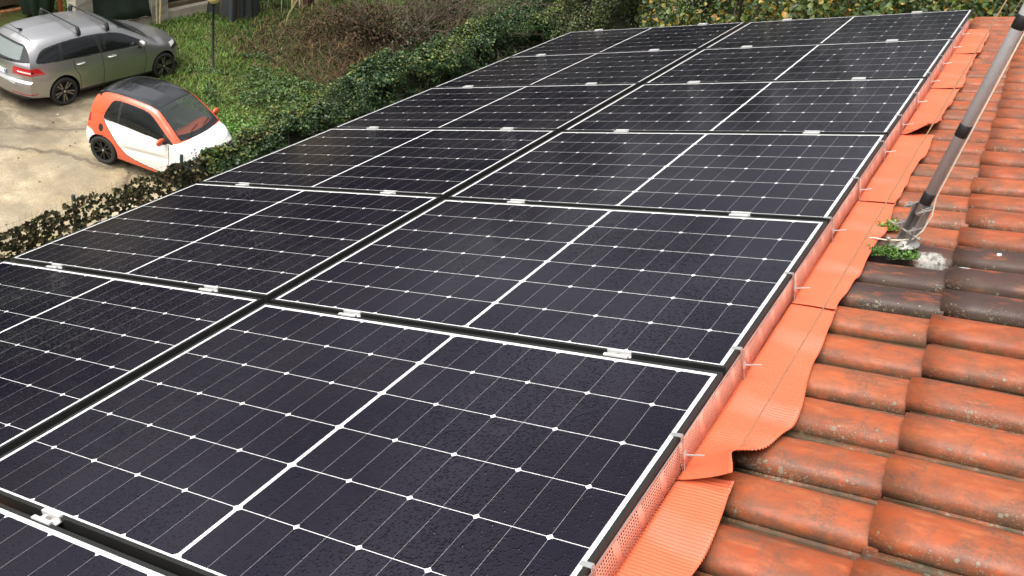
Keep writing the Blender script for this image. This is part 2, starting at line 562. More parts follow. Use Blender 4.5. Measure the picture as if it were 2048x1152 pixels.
tile_roof()
M['deck'] = simple('roof_deck', (.05, .035, .028), .9)
M['plaster'] = simple('cream_plaster', (.55, .47, .36), .85, var=.15, vscale=2, bump=.2)
mb = MB()
mb.box(-1.70, 3.9, -3.3, 6.20, -.27, -.205)
d = mb.obj('roof_deck', M['deck'], house); d.matrix_world = RM
mb = MB()
mb.box(-1.75, 5.6, -3.2, 5.95, G, -1.05)
w_ = mb.obj('wall', M['plaster'], house); w_.matrix_world = Matrix.Identity(4)

# ------------------------------------------------------------------ solar modules
fr_mb = MB()
fw, fd = .011, .035
fr_mb.box(0, LU, 0, fw, -fd, 0); fr_mb.box(0, LU, LV - fw, LV, -fd, 0)
fr_mb.box(0, fw, fw, LV - fw, -fd, 0); fr_mb.box(LU - fw, LU, fw, LV - fw, -fd, 0)
frame_me = fr_mb.mesh('module_frame'); frame_me.materials.append(M['black_metal'])
gl = MB(); gl.add([(fw, fw, -.0015), (LU - fw, fw, -.0015), (LU - fw, LV - fw, -.0015), (fw, LV - fw, -.0015),
                   (fw, fw, -.006), (LU - fw, fw, -.006), (LU - fw, LV - fw, -.006), (fw, LV - fw, -.006)],
                  [(0, 1, 2, 3), (7, 6, 5, 4)])
glass_me = gl.mesh('module_glass'); glass_me.materials.append(M['panel'])
ordn = ['nearest', 'second', 'third', 'fourth', 'fifth', 'sixth', 'farthest']
GU = .0438
st_m = simple('serial_label', (.75, .75, .72), .5)
for colname, u0, rows, sh in (('ridge-side', 0.0, range(0, 7), 0.0), ('eave-side', -GU - LU, range(1, 7), .0254)):
    for k in rows:
        v0 = (k - 1) * PV - LV + sh
        p = empty('solar_panel', on_roof(u0, v0, 0))
        if colname == 'ridge-side':
            lab = ['partly visible dark solar panel at the bottom edge, below the nearest row gap',
                   'big wet dark solar panel filling the foreground beside the orange apron',
                   'dark solar panel thick with raindrops, second whole one along the apron',
                   'dark solar panel beside the foot of the mast, third whole one along the apron',
                   'dark solar panel fourth along the apron, right of the wide dark slot',
                   'dark solar panel last but one along the apron, under the roof far end',
                   'farthest dark solar panel on the apron side, at the roof end under yellow leaves'][k]
        else:
            lab = ['', 'dark solar panel cut by the left picture edge, left of the wide slot',
                   'dark reddish solar panel above the camouflage net, second along the eave edge',
                   'dark solar panel third along the eave edge, below the white car nose',
                   'dark solar panel fourth along the eave edge, beside the ivy hedge',
                   'dark solar panel last but one along the eave edge, beside the ivy hedge',
                   'farthest dark solar panel on the eave side, at the far left roof corner'][k]
        tag(p, lab, 'solar panel', 'framed solar panels laid in two columns on the roof')
        a = bpy.data.objects.new('frame', frame_me); C.objects.link(a); a.parent = p
        g_ = bpy.data.objects.new('glass_face', glass_me); C.objects.link(g_); g_.parent = p

# mounting rails under the modules
mb = MB()
rail_us = (.40, 1.41, -1.38, -.35)
for i, u in enumerate(rail_us):
    mb = MB(); mb.box(-.02, .02, -3.0, 5.86, -.075, -.036)
    o = mb.obj('mounting_rail', M['rail']); o.matrix_world = on_roof(u, 0, 0, .0146)
    tag(o, ['black mounting rail under the middle of the ridge-side panels', 'black mounting rail under the panels nearest the apron',
            'black mounting rail under the outer half of the eave-side panels', 'black mounting rail under the eave-side panels next to the wide slot'][i],
        'rail', 'mounting rails under the panels')

# clamps: folded aluminium pieces straddling the row gaps
cm = MB()
g2 = PV - LV
L2 = .037
cm.box(-L2, L2, -g2 / 2 - .0072, -g2 / 2 + .001, .0005, .0055)
cm.box(-L2, L2, g2 / 2 - .001, g2 / 2 + .0072, .0005, .0055)
cm.box(-L2, L2, -g2 / 2 + .0012, -g2 / 2 + .0042, -.012, .0052)
cm.box(-L2, L2, g2 / 2 - .0042, g2 / 2 - .0012, -.012, .0052)
cm.box(-L2, L2, -g2 / 2 + .0044, g2 / 2 - .0044, -.012, -.009)
clamp_me = cm.mesh('clamp_body'); clamp_me.materials.append(M['white_clamp'])
bm_ = MB(); bm_.lathe([(0, .001), (.0055, .001), (.006, 0), (.006, -.009), (0, -.009)], seg=10)
bolt_me = bm_.mesh('clamp_bolt'); bolt_me.materials.append(M['steel'])
rows_txt = ['in the bottom edge gap', 'in the nearest full row gap', 'in the second row gap', 'in the third row gap', 'in the fourth row gap', 'in the fifth row gap', 'on the far panel edge']
side_txt = {0: 'right column, near the slot', 1: 'right column, near the apron', 2: 'left column, near the eave', 3: 'left column, near the slot'}
for k in range(0, 7):
    for i, u in enumerate(rail_us):
        if k == 0 and i > 1: continue
        sh = .0254 if i > 1 else 0.0
        v = (k - 1) * PV + g2 / 2 + sh
        uu = u - .0146 * v
        c = empty('panel_clamp', on_roof(uu, v, 0))
        tag(c, 'silver clamp %s, %s' % (rows_txt[k], side_txt[i]), 'clamp', 'silver clamps holding the panel edges')
        a = bpy.data.objects.new('clamp_body', clamp_me); C.objects.link(a); a.parent = c
        b_ = bpy.data.objects.new('bolt', bolt_me); C.objects.link(b_); b_.parent = c

# ------------------------------------------------------------------ bird guard along the ridge-side edge: perforated upright and ribbed apron
seams = [-1.34, -.33, .68, 1.69, 2.68, 3.66, 4.64, 5.50]
gl_txt = ['orange ribbed apron at the bottom edge, buckled against its lifted neighbour', 'orange ribbed apron whose near corner is torn up off the tiles',
          'orange ribbed apron between the first two straight overlaps', 'orange ribbed apron left of the mast foot', 'orange ribbed apron with its near outer corner folded up beside the mast pole',
          'orange ribbed apron behind the folded-up one, under both crossing wires', 'last orange ribbed apron at the far end of the panels']
for i in range(7):
    va, vb = seams[i], seams[i + 1]
    g_ = empty('bird_guard', on_roof(LU, va, 0))
    tag(g_, gl_txt[i], 'bird guard', 'bird guard lengths along the panel edge')
    ln = vb - va
    # upright
    nv = 24
    P = [[(.0035 + .0025 * math.sin(7 * s / nv * ln + i), ln * s / nv, -.018), (.0045, ln * s / nv, -.06), (.006 + .003 * math.sin(4 * s / nv + i), ln * s / nv, -.1015)] for s in range(nv + 1)]
    up = MB().grid(P).obj('perforated_upright', M['guard'], g_, smooth=True)
    sm_ = up.modifiers.new('s', 'SOLIDIFY'); sm_.thickness = .0012
    MB().box(.0022, .0046, 0, ln, -.0185, -.0145).obj('folded_rim', M['silver'], g_)
    # apron: fine ribs across, sagging between tile rolls, wavy free edge
    pitch = .0106
    rows = []
    ov = .035
    nn = int((ln + ov) / (pitch / 4))
    wide = .150
    ns = 16
    for q in range(nn + 1):
        v = -ov + (ln + ov) * q / nn
        row = []
        V_abs = va + v
        edge_w = wide + .007 * math.sin(V_abs * 5.2 + 1) + .005 * math.sin(V_abs * 13.1 + 2)
        if i == 1: edge_w += -.035 * math.exp(-((v - .06) / .07) ** 2) + .028 * math.exp(-((v - .36) / .2) ** 2)
        if i == 0: edge_w += -.012 * math.exp(-((v - .98) / .12) ** 2)
        if i == 4: edge_w += -.035 * math.exp(-((v + .01) / .08) ** 2)
        for s in range(ns + 1):
            f = s / ns
            u = .006 + f * edge_w
            roll = math.cos(2 * math.pi * (V_abs - 6.28 + .142) / .195)
            n = -.1005 + .004 * (1 - f) + f * f * .0045 * roll
            n += .0022 * (.55 + 1.5 * max(0, math.sin(V_abs * 9.3 + i) * math.sin(V_abs * 23 + 1 + f))) * math.sin(2 * math.pi * q / 4 + math.pi / 4)
            n += .0032 * math.sin(V_abs * 31 + 3 * math.sin(V_abs * 7)) * f * (1 - f * .3) + .0022 * math.sin(V_abs * 17 + f * 5 + i) * f
            n -= .006 * f
            if i == 1:                       # lifted near corner
                lf = math.exp(-((v + .03) / .16) ** 2) * f ** 1.3
                n += .070 * lf
            if i == 0:
                n += .020 * math.exp(-((v - ln - .01) / .14) ** 2) * f
            if i == 4:
                lf = math.exp(-((v + .03) / .20) ** 2) * f ** 1.5
                n += .060 * lf
            if i in (2, 3, 5, 6):
                n += .006 * math.exp(-((v + .03) / .06) ** 2) * f
            n += .0035                      # laps over the next one down
            if v > ln - .04: n -= .0042
            row.append((u, v, n))
        rows.append(row)
    ap = MB().grid(rows).obj('ribbed_apron', M['apron'], g_, smooth=True)
    sm_ = ap.modifiers.new('s', 'SOLIDIFY'); sm_.thickness = .0012; sm_.offset = -1

# clips hooked over the module frame to hold the guard
hv = [-.80, -.317, .137, .669, 1.19, 1.66, 2.197, 2.66, 3.12, 3.60, 4.08, 4.58, 5.04]
cl1 = MB()
cl1.box(-.020, .0075, -.0075, .0075, .0006, .0022)
cl1.box(.0062, .0080, -.0070, .0070, -.010, .0022)
cl1_me = cl1.mesh('hook'); cl1_me.materials.append(M['silver'])
cl2 = MB()
cl2.tube([(.0095, 0, -.002), (.0120, -.004, -.05), (.0125, -.008, -.098)], .0022, 8)
cl2_me = cl2.mesh('stem'); cl2_me.materials.append(M['steel'])
cl3 = MB()
Mr = Matrix.Translation((.013, -.004, -.048)) @ Matrix.Rotation(R(90), 4, 'Y')
cl3.lathe([(.0, .0), (.011, .0), (.0125, .002), (.009, .004), (.004, .005), (.0, .005)], Mr, 16)
cl3_me = cl3.mesh('washer'); cl3_me.materials.append(M['silver'])
cl4 = MB(); cl4.tube([(.014, -.004, -.048), (.060, .004, -.044)], .0024, 8)
cl4_me = cl4.mesh('pin'); cl4_me.materials.append(M['steel'])
num = ['first', 'second', 'third', 'fourth', 'fifth', 'sixth', 'seventh', 'eighth', 'ninth', 'tenth', 'eleventh', 'twelfth', 'last']
for i, v in enumerate(hv):
    c = empty('guard_clip', on_roof(LU, v, 0))
    tag(c, ('%s silver hook clip along the orange apron, counting from the bottom edge' % num[i]) if i < 12 else 'last silver hook clip at the far end of the orange apron', 'clip', 'silver hook clips holding the bird guard')
    for nm, me in (('hook', cl1_me), ('stem', cl2_me), ('washer', cl3_me), ('pin', cl4_me)):
        a = bpy.data.objects.new(nm, me); C.objects.link(a); a.parent = c
        a.rotation_euler = (0, 0, 0)
    c.matrix_world = on_roof(LU, v, 0) @ Matrix.Rotation(R(random.uniform(-4, 4)), 4, 'X')


# ------------------------------------------------------------------ cars
def pchip(xs, ys):
    xs = np.array(xs, float); ys = np.array(ys, float)
    h = np.diff(xs); d = np.diff(ys) / h
    m = np.zeros(len(xs))
    for i in range(1, len(xs) - 1):
        if d[i - 1] * d[i] > 0:
            w1, w2 = 2 * h[i] + h[i - 1], h[i] + 2 * h[i - 1]
            m[i] = (w1 + w2) / (w1 / d[i - 1] + w2 / d[i])
    m[0], m[-1] = d[0], d[-1]
    def f(x):
        x = np.clip(x, xs[0], xs[-1])
        i = np.clip(np.searchsorted(xs, x) - 1, 0, len(h) - 1)
        t = (x - xs[i]) / h[i]
        return ((1 + 2 * t) * (1 - t) ** 2 * ys[i] + t * (1 - t) ** 2 * h[i] * m[i] + t * t * (3 - 2 * t) * ys[i + 1] + t * t * (t - 1) * h[i] * m[i + 1])
    return f


def inpoly(px, pz, poly):
    poly = np.array(poly); n = len(poly)
    ins = np.zeros(px.shape, bool)
    j = n - 1
    for i in range(n):
        xi, zi = poly[i]; xj, zj = poly[j]
        c = ((zi > pz) != (zj > pz)) & (px < (xj - xi) * (pz - zi) / (zj - zi + 1e-12) + xi)
        ins ^= c
        j = i
    return ins


def dist_poly(px, pz, line):
    best = np.full(px.shape, 9.0)
    for (x0, z0), (x1, z1) in zip(line[:-1], line[1:]):
        dx, dz = x1 - x0, z1 - z0
        t = np.clip(((px - x0) * dx + (pz - z0) * dz) / (dx * dx + dz * dz + 1e-12), 0, 1)
        best = np.minimum(best, np.hypot(px - x0 - t * dx, pz - z0 - t * dz))
    return best


def smooth_poly(poly, it=3):
    p = np.array(poly, float)
    for _ in range(it):
        q = np.roll(p, -1, 0)
        p = np.stack([.75 * p + .25 * q, .25 * p + .75 * q], 1).reshape(-1, 2)
    return p


def car_shell(sp, NX, NS):
    X0, X1 = sp['x0'], sp['x1']
    W = sp['W']
    fn = {k: pchip(*zip(*sp[k])) for k in ('zr', 'wr', 'zbelt', 'wb', 'w', 'zw', 'zb', 'ze', 'xr', 'xf')}
    t = np.linspace(0, 1, NX)
    xn = X0 + t * (X1 - X0)
    Y = np.zeros((NX, NS)); Z = np.zeros((NX, NS))
    knots = np.array([0, .05, .20, .42, .70, .80, 1.0])
    ss = np.linspace(0, 1, NS)
    for i, x in enumerate(xn):
        w, wb, wr = fn['w'](x), fn['wb'](x), fn['wr'](x)
        zb, zw, zbelt, ze, zr = fn['zb'](x), fn['zw'](x), fn['zbelt'](x), fn['ze'](x), fn['zr'](x)
        ys = [w - .10, w - .015, w, wb, wr, wr - .11, 0]
        zs = [zb, zb + .05, zw, zbelt, ze, ze + (zr - ze) * .62, zr]
        Y[i] = pchip(knots, ys)(ss); Z[i] = pchip(knots, zs)(ss)
    yy = np.concatenate([-Y, Y[:, -2::-1]], 1); zz = np.concatenate([Z, Z[:, -2::-1]], 1)
    def shift(tt, z, y):
        a = np.abs(y) / W
        dr = fn['xr'](z) + sp['rc'] * a ** 3 - X0
        df = fn['xf'](z) - sp['fc'] * a ** 2.4 - X1
        return dr * np.clip(1 - tt / .26, 0, 1) ** 1.6 + df * np.clip(1 - (1 - tt) / .26, 0, 1) ** 1.6
    T = np.repeat(t[:, None], yy.shape[1], 1)
    xx = np.repeat(xn[:, None], yy.shape[1], 1) + shift(T, zz, yy)
    n2 = yy.shape[1]
    V = np.stack([xx, yy, zz], 2).reshape(-1, 3)
    i, j = np.meshgrid(np.arange(NX - 1), np.arange(n2 - 1), indexing='ij')
    a = i * n2 + j
    F = np.stack([a, a + n2, a + n2 + 1, a + 1], 2).reshape(-1, 4)
    kind = np.zeros(len(F), int)
    NC = 90
    for ci, (ii, tt) in enumerate(((0, 0.0), (NX - 1, 1.0))):
        l = np.linspace(-1, 1, NC)
        cy = Y[ii][:, None] * l[None, :]
        cz = np.repeat(Z[ii][:, None], NC, 1)
        # keep the cap's rows rising: rows above the shoulder bend with the section
        zz_ = np.repeat(Z[ii][:, None], NC, 1)
        cx = xn[ii] + shift(np.full_like(cy, tt), zz_, cy)
        b = len(V)
        V = np.concatenate([V, np.stack([cx, cy, cz], 2).reshape(-1, 3)])
        i, j = np.meshgrid(np.arange(NS - 1), np.arange(NC - 1), indexing='ij')
        a = b + i * NC + j
        f = np.stack([a, a + 1, a + NC + 1, a + NC], 2).reshape(-1, 4)
        if ci == 0: f = f[:, ::-1]
        F = np.concatenate([F, f]); kind = np.concatenate([kind, np.full(len(f), ci + 1)])
    return V, F, kind


def components(F):
    """connected components of a face list (shared vertices)"""
    used, inv = np.unique(F, return_inverse=True); inv = inv.reshape(F.shape)
    lab = np.arange(len(used))
    while True:
        fm = lab[inv].min(1)
        new = lab.copy()
        for k in range(F.shape[1]): np.minimum.at(new, inv[:, k], fm)
        new = new[new]
        if (new == lab).all(): break
        lab = new
    return lab[inv[:, 0]]


def split_parts(V, F, cls, names, mats, root, labels=None):
    for k, nm in names.items():
        sel = F[cls == k]
        if len(sel) == 0: continue
        comp = components(sel)
        ids, cnt = np.unique(comp, return_counts=True)
        big = [i for i, c_ in zip(ids, cnt) if c_ > 40] if len(ids) > 1 else list(ids)
        for cid in big:
            fs = sel[comp == cid]
            used, inv = np.unique(fs, return_inverse=True)
            o = link(nm, np_mesh(nm, V[used], inv.reshape(-1, 4)), mats[k], root, smooth=True)


def wheel(root, x, y, r, wd, rim_style, tyre_mat, rim_mat, rim_mat2):
    side = -1 if y < 0 else 1
    e = bpy.data.objects.new('wheel', None); C.objects.link(e); e.parent = root
    e.matrix_local = Matrix.Translation((x, y, r)) @ Matrix.Rotation(R(90 if side < 0 else -90), 4, 'X') @ Matrix.Rotation(random.uniform(0, 1), 4, 'Z')
    rr = r * (.78 if rim_style == 'split' else .72)
    h = wd / 2
    mb = MB()
    mb.lathe([(rr, -h * .9), (r * .90, -h), (r * .97, -h * .85), (r, -h * .5), (r, h * .5), (r * .97, h * .85), (r * .90, h), (rr * 1.02, h * .92), (rr, h * .8), (rr, -h * .9)], seg=48)
    mb.obj('tyre', tyre_mat, e, smooth=True)
    mb = MB()
    mb.lathe([(0, h * .18), (rr * .9, h * .05), (rr * .93, h * .2), (rr * .94, h * .86), (rr * 1.0, h * .88), (rr * 1.0, h * .6)], seg=48, mi=0)
    for k in range(5):
        an = 2 * math.pi * k / 5
        for da, mi in (((-.17, 1), (.17, 1)) if rim_style == 'split' else ((-.22, 0), (.22, 0))):
            Mx = Matrix.Rotation(an + da, 4, 'Z')
            vs = []
            for rad, hw, zt in ((rr * .16, rr * .055, h * .62), (rr * .95, rr * (.075 if rim_style == 'split' else .06), h * .80)):
                for sy in (-1, 1):
                    vs.append(Mx @ Vector((rad, sy * hw, zt))); vs.append(Mx @ Vector((rad, sy * hw, zt - h * .5)))
            mb.add(vs, [(0, 2, 6, 4), (1, 5, 7, 3), (0, 4, 5, 1), (2, 3, 7, 6)], mi)
    mb.lathe([(rr * .24, h * .3), (rr * .24, h * .6), (rr * .2, h * .68), (0, h * .70)], seg=20, mi=0)
    mb.lathe([(rr * .10, h * .68), (rr * .10, h * .74), (0, h * .75)], seg=14, mi=2)
    mb.obj('rim', [rim_mat, rim_mat2, M['silver']], e)
    return e


def arches(V, F, cls, kind, sp):
    cen = V[F].mean(1)
    for xw in (0.0, sp['wb_len']):
        d2 = (cen[:, 0] - xw) ** 2 + (cen[:, 2] - sp['rw']) ** 2
        cls[(d2 < sp['ra'] ** 2) & (np.abs(cen[:, 1]) > .55 * sp['W']) & (cen[:, 2] < sp['rw'] + sp['ra'] + .01)] = -1
    return cls


def arch_liners(root, sp, mat):
    for xw in (0.0, sp['wb_len']):
        for s in (-1, 1):
            mb = MB()
            P = []
            for k in range(25):
                an = math.pi * (-.12 + 1.24 * k / 24)
                P.append([(xw + (sp['ra'] + .004) * math.cos(an), s * yv, sp['rw'] + (sp['ra'] + .004) * math.sin(an)) for yv in ((sp['W'] - .05) if xw == 0 and k < 19 else (sp['W'] - .20), sp['W'] - .22, sp['W'] - .40)])
            mb.grid(P)
            c = len(mb.v)
            vs = [(xw, s * (sp['W'] - .40), sp['rw'])] + [r_[2] for r_ in P]
            mb.add(vs, [(0, k + 1, k + 2) for k in range(24)])
            mb.obj('wheel_arch', mat, root)
    MB().box(sp['x0'] + .25, sp['x1'] - .35, -sp['W'] + .16, sp['W'] - .16, sp['floor'], sp['floor'] + .03).obj('underbody', mat, root)


def car_paint(name, col, rough=.22, metal=0., flake=0., coat=.8):
    t = NT(name)
    o = t.coords()
    n = t.noise(o, 3, 5, .6)
    dirt = t.noise(t.mapping(o, (2, 2, 6)), 4, 6, .65)
    c = t.mix(1.0, col, t.math('MULTIPLY_ADD', n, .10, .95), 'MULTIPLY')
    sep = t.node('ShaderNodeSeparateXYZ'); t.l.new(o, sep.inputs[0])
    low = t.math('SUBTRACT', .55, sep.outputs[2], clamp=True)
    c = t.mix(t.math('MULTIPLY', t.math('MULTIPLY', low, dirt), .9), c, (.22, .19, .15))
    t.set(col=c, rough=t.math('MULTIPLY_ADD', dirt, .15, rough), metal=metal, coat=coat, coat_rough=.06)
    # beads of rain
    v = t.voronoi(o, 90); h = t.math('SUBTRACT', .28, v, clamp=True)
    t.bump(h, .25, .004)
    return t.m


def car_glass(name, tint, clear=.5):
    t = NT(name)
    o = t.coords()
    t.set(col=tint, rough=.06, spec=.6)
    v = t.voronoi(o, 70); h = t.math('SUBTRACT', .25, v, clamp=True)
    t.bump(h, .2, .004)
    tr = t.node('ShaderNodeBsdfTransparent'); tr.inputs[0].default_value = (.75, .78, .76, 1)
    mx = t.node('ShaderNodeMixShader'); mx.inputs[0].default_value = clear
    t.l.new(t.b.outputs[0], mx.inputs[1]); t.l.new(tr.outputs[0], mx.inputs[2]); t.l.new(mx.outputs[0], t.out.inputs[0])
    return t.m


M['tyre'] = simple('tyre_rubber', (.022, .021, .020), .75, bump=.2)
M['arch'] = simple('dark_liner', (.008, .008, .008), .9)
M['blackplastic'] = simple('black_plastic', (.018, .018, .019), .45)
M['orange'] = car_paint('orange_paint', (.72, .105, .035), .25)
M['white'] = car_paint('white_paint', (.84, .83, .79), .22)
M['blackroof'] = car_paint('black_gloss', (.010, .010, .011), .12)
M['greypaint'] = car_paint('grey_metallic_paint', (.43, .425, .42), .30, .9, coat=.6)
M['redlamp'] = simple('red_lamp', (.42, .010, .016), .12, coat=.6)
M['lamp_clear'] = simple('clear_lamp', (.75, .72, .68), .15, coat=.6)
M['glass_dark'] = car_glass('dark_window', (.010, .012, .012), .12)
M['glass_clear'] = car_glass('windscreen_glass', (.03, .035, .034), .58)
M['glass_rear'] = car_glass('rear_window', (.20, .23, .22), .12)
M['glass_front'] = car_glass('wet_sky_grey_windscreen', (.10, .118, .112), .60)  # grey base paints wet haze and reflected sky into the glass
M['rim_dark'] = simple('dark_rim', (.035, .034, .033), .35, .5)
M['rim_cut'] = simple('machined_spoke', (.22, .21, .20), .3, .8)
M['rim_black'] = simple('black_rim', (.012, .012, .012), .3)
M['plate_white'] = simple('plate_white', (.78, .78, .74), .5)
M['plate_blue'] = simple('plate_blue', (.03, .10, .42), .5)


def build_smart():
    root = empty('microcar', at(-12.70, 9.52, G, R(12.6)))
    tag(root, 'small white two-seater car with orange frame and black roof, nose behind the hedge', 'car')
    sp = dict(x0=-.50, x1=2.28, W=.83, wb_len=1.873, rw=.305, ra=.355, floor=.2, rc=.13, fc=.42,
              zr=[(-.50, 1.45), (-.2, 1.53), (.15, 1.582), (.55, 1.60), (.9, 1.585), (1.13, 1.54), (1.45, 1.31), (1.74, 1.085), (1.82, 1.045), (2.02, 1.01), (2.19, .955), (2.28, .86)],
              ze=[(-.50, 1.37), (-.2, 1.45), (.15, 1.51), (.55, 1.53), (.9, 1.515), (1.13, 1.475), (1.45, 1.26), (1.74, 1.035), (1.82, .99), (2.02, .945), (2.19, .885), (2.28, .78)],
              wr=[(-.50, .53), (0, .58), (.6, .60), (1.13, .59), (1.74, .68), (2.0, .67), (2.28, .56)],
              zbelt=[(-.50, 1.0), (0, 1.03), (.5, 1.02), (1.2, .975), (1.65, .92), (1.8, .87), (2.28, .62)],
              wb=[(-.50, .76), (0, .80), (.8, .80), (1.6, .79), (2.0, .78), (2.28, .70)],
              w=[(-.50, .79), (0, .83), (.5, .82), (1.3, .82), (1.87, .83), (2.28, .76)],
              zw=[(-.50, .60), (0, .56), (.9, .54), (1.87, .52), (2.28, .45)],
              zb=[(-.50, .30), (0, .20), (1.8, .19), (2.28, .22)],
              xr=[(.2, -.38), (.4, -.49), (.60, -.50), (.75, -.46), (.9, -.43), (1.05, -.38), (1.25, -.33), (1.45, -.27)],
              xf=[(.2, 2.16), (.4, 2.25), (.6, 2.32), (.75, 2.30), (.9, 2.25)])
    V, F, kind = car_shell(sp, 520, 170)
    ins = np.exp(-((V[:, 2] - (.47 + .10 * V[:, 0])) / .055) ** 2) * np.clip((V[:, 0] - .35) / .3, 0, 1) * np.clip((1.62 - V[:, 0]) / .2, 0, 1)
    V[:, 1] *= 1 - .030 * ins                         # scooped lower door
    c = V[F].mean(1)
    x, y, z = c[:, 0], np.abs(c[:, 1]), c[:, 2]
    cls = np.zeros(len(F), int)                       # 0 white body
    side = kind == 0
    # orange frame
    cell = smooth_poly([(-.60, .76), (-.30, .74), (-.16, .66), (-.10, .40), (.40, .15), (1.56, .15), (1.56, .275), (1.1, .305), (.76, .345), (.56, .41), (.42, .52), (.29, .68), (.18, .84), (.09, .97), (.06, 1.055), (.3, 1.05), (1.0, 1.01), (1.45, .99), (1.66, .985), (1.90, 1.06), (1.3, 1.70), (-.6, 1.7)], 2)
    cls[side & inpoly(x, z, cell)] = 1
    win = smooth_poly([(.085, 1.045), (.055, 1.09), (.16, 1.33), (.22, 1.44), (.34, 1.468), (.66, 1.475), (.98, 1.45), (1.12, 1.395), (1.42, 1.16), (1.66, .985), (1.64, .965), (1.44, .978), (.98, 1.01), (.42, 1.04)], 2)
    inw = side & inpoly(x, z, win) & (z < 1.49)
    cls[inw] = 2
    cls[inw & (np.abs(x - .40 - (z - 1.0) * .05) < .028)] = 9        # dark pillar
    cls[inw & (x > 1.42)] = 9                                        # mirror triangle
    # roof skin and windscreen
    wrf = pchip(*zip(*sp['wr']))(x)
    top = side & (y < wrf - .035) & (z > 1.34)
    cls[top & (x < 1.14)] = 3
    ws = side & (x > 1.14) & (x < 1.815 - .10 * (y / .65) ** 2 + .02) & (y < wrf - .045) & (z > 1.0)
    cls[ws] = 9
    cls[ws & (x > 1.175) & (x < 1.73 - .10 * (y / .65) ** 2) & (y < wrf - .075)] = 4
    # side intake, shut lines
    cls[side & (((x - .0) / .055) ** 2 + ((z - .83 - (x - .0) * .3) / .085) ** 2 < 1)] = 9
    # rear
    r_ = kind == 1
    cls[r_] = 1
    cls[r_ & (z > 1.05)] = 9
    cls[r_ & (z < .74)] = 0
    lamp = ((kind == 1) & (y > .52) & (z > .86) & (z < 1.03)) | (side & (x < -.25) & (z > .88) & (z < 1.06) & (y > .3))
    cls[lamp] = 5
    cls[side & (z > 1.22) & (x < -.12 - .25 * (z < 1.40))] = 3
    # front grille
    f_ = kind == 2
    cls[f_ & (z < .42)] = 9
    cls[(cls < 2) & side & (dist_poly(x, z, [(.075, 1.05), (.10, .97), (.185, .84), (.295, .68), (.425, .52), (.565, .415), (.765, .35), (1.1, .31), (1.54, .28)]) < .0055)] = 8
    cls[(cls == 0) & side & (dist_poly(x, z, [(1.56, .94), (1.58, .66), (1.54, .30)]) < .007)] = 8
    cls = arches(V, F, cls, kind, sp)
    o = split_parts(V, F, cls, {0: 'body_panel', 1: 'safety_frame', 2: 'side_window', 3: 'roof', 4: 'windscreen', 5: 'tail_light', 8: 'shut_line', 9: 'black_trim'},
                    {0: M['white'], 1: M['orange'], 2: M['glass_clear'], 3: M['blackroof'], 4: M['glass_front'], 5: M['redlamp'], 8: M['arch'], 9: M['blackplastic']}, root)
    arch_liners(root, sp, M['arch'])
    for xw in (0, 1.873):
        for s in (-1, 1):
            wheel(root, xw, s * .735, .305, .185, 'twin', M['tyre'], M['rim_black'], M['rim_black'])
    for s in (-1, 1):
        e = MB()
        Mm = Matrix.Translation((1.47, s * .935, 1.045)) @ Matrix.Rotation(R(90), 4, 'Y') @ Matrix.Diagonal((.075, .115, .10, 1))
        e.lathe([(math.sin(a) if a > 0 else 0, .55 * (1 - math.cos(a)) - .4) for a in np.linspace(0, math.pi * .60, 9)] + [(0.0, .45)], Mm, 20)
        mo = e.obj('door_mirror', M['orange'], root, smooth=True)
        MB().tube([(1.49, s * .78, .985), (1.49, s * .86, .995), (1.48, s * .90, 1.015)], [.04, .035, .04], 8).obj('mirror_stalk', M['blackplastic'], mo)
        mo['label'] = 'orange rounded door mirror'
        MB().box(.10, .24, s * .80 - .012, s * .80 + .012, 1.045, 1.075).obj('door_handle', M['blackplastic'], root, bevel=.008)
    # inside: dashboard, seats, wheel
    d = MB()
    P = []
    for k in range(13):
        yv = -.62 + 1.24 * k / 12
        P.append([(1.62, yv, .93), (1.52, yv, 1.005), (1.38, yv, 1.01 - .02 * math.cos(yv * 6)), (1.26, yv, .93), (1.24, yv, .70)])
    d.grid(P)
    d.obj('dashboard', M['orange'], root, smooth=True)
    MB().box(1.30, 1.66, -.64, .64, .90, .955).obj('dashboard_top', M['blackplastic'], root, bevel=.02)
    for s in (-1, 1):
        st = MB(); st.box(.42, .95, s * .33 - .24, s * .33 + .24, .40, .56)
        st.box(.30, .46, s * .33 - .24, s * .33 + .24, .50, 1.12); st.box(.28, .38, s * .33 - .13, s * .33 + .13, 1.12, 1.30)
        st.obj('seat', M['blackplastic'], root, bevel=.04)
    MB().box(.18, .27, -.62, .62, .3, 1.02).obj('rear_bulkhead', M['blackplastic'], root)
    for y0, y1 in ((-.45, .02), (-.02, .42)):
        MB().tube([(1.79, y0, 1.075), (1.70, (y0 + y1) / 2, 1.125), (1.66, y1, 1.155)], .009, 6).obj('wiper', M['blackplastic'], root)
    a = MB(); a.box(1.13, 1.17, -.11, .11, 1.345, 1.40); a.obj('rear_view_mirror', M['blackplastic'], root, bevel=.01)
    return root


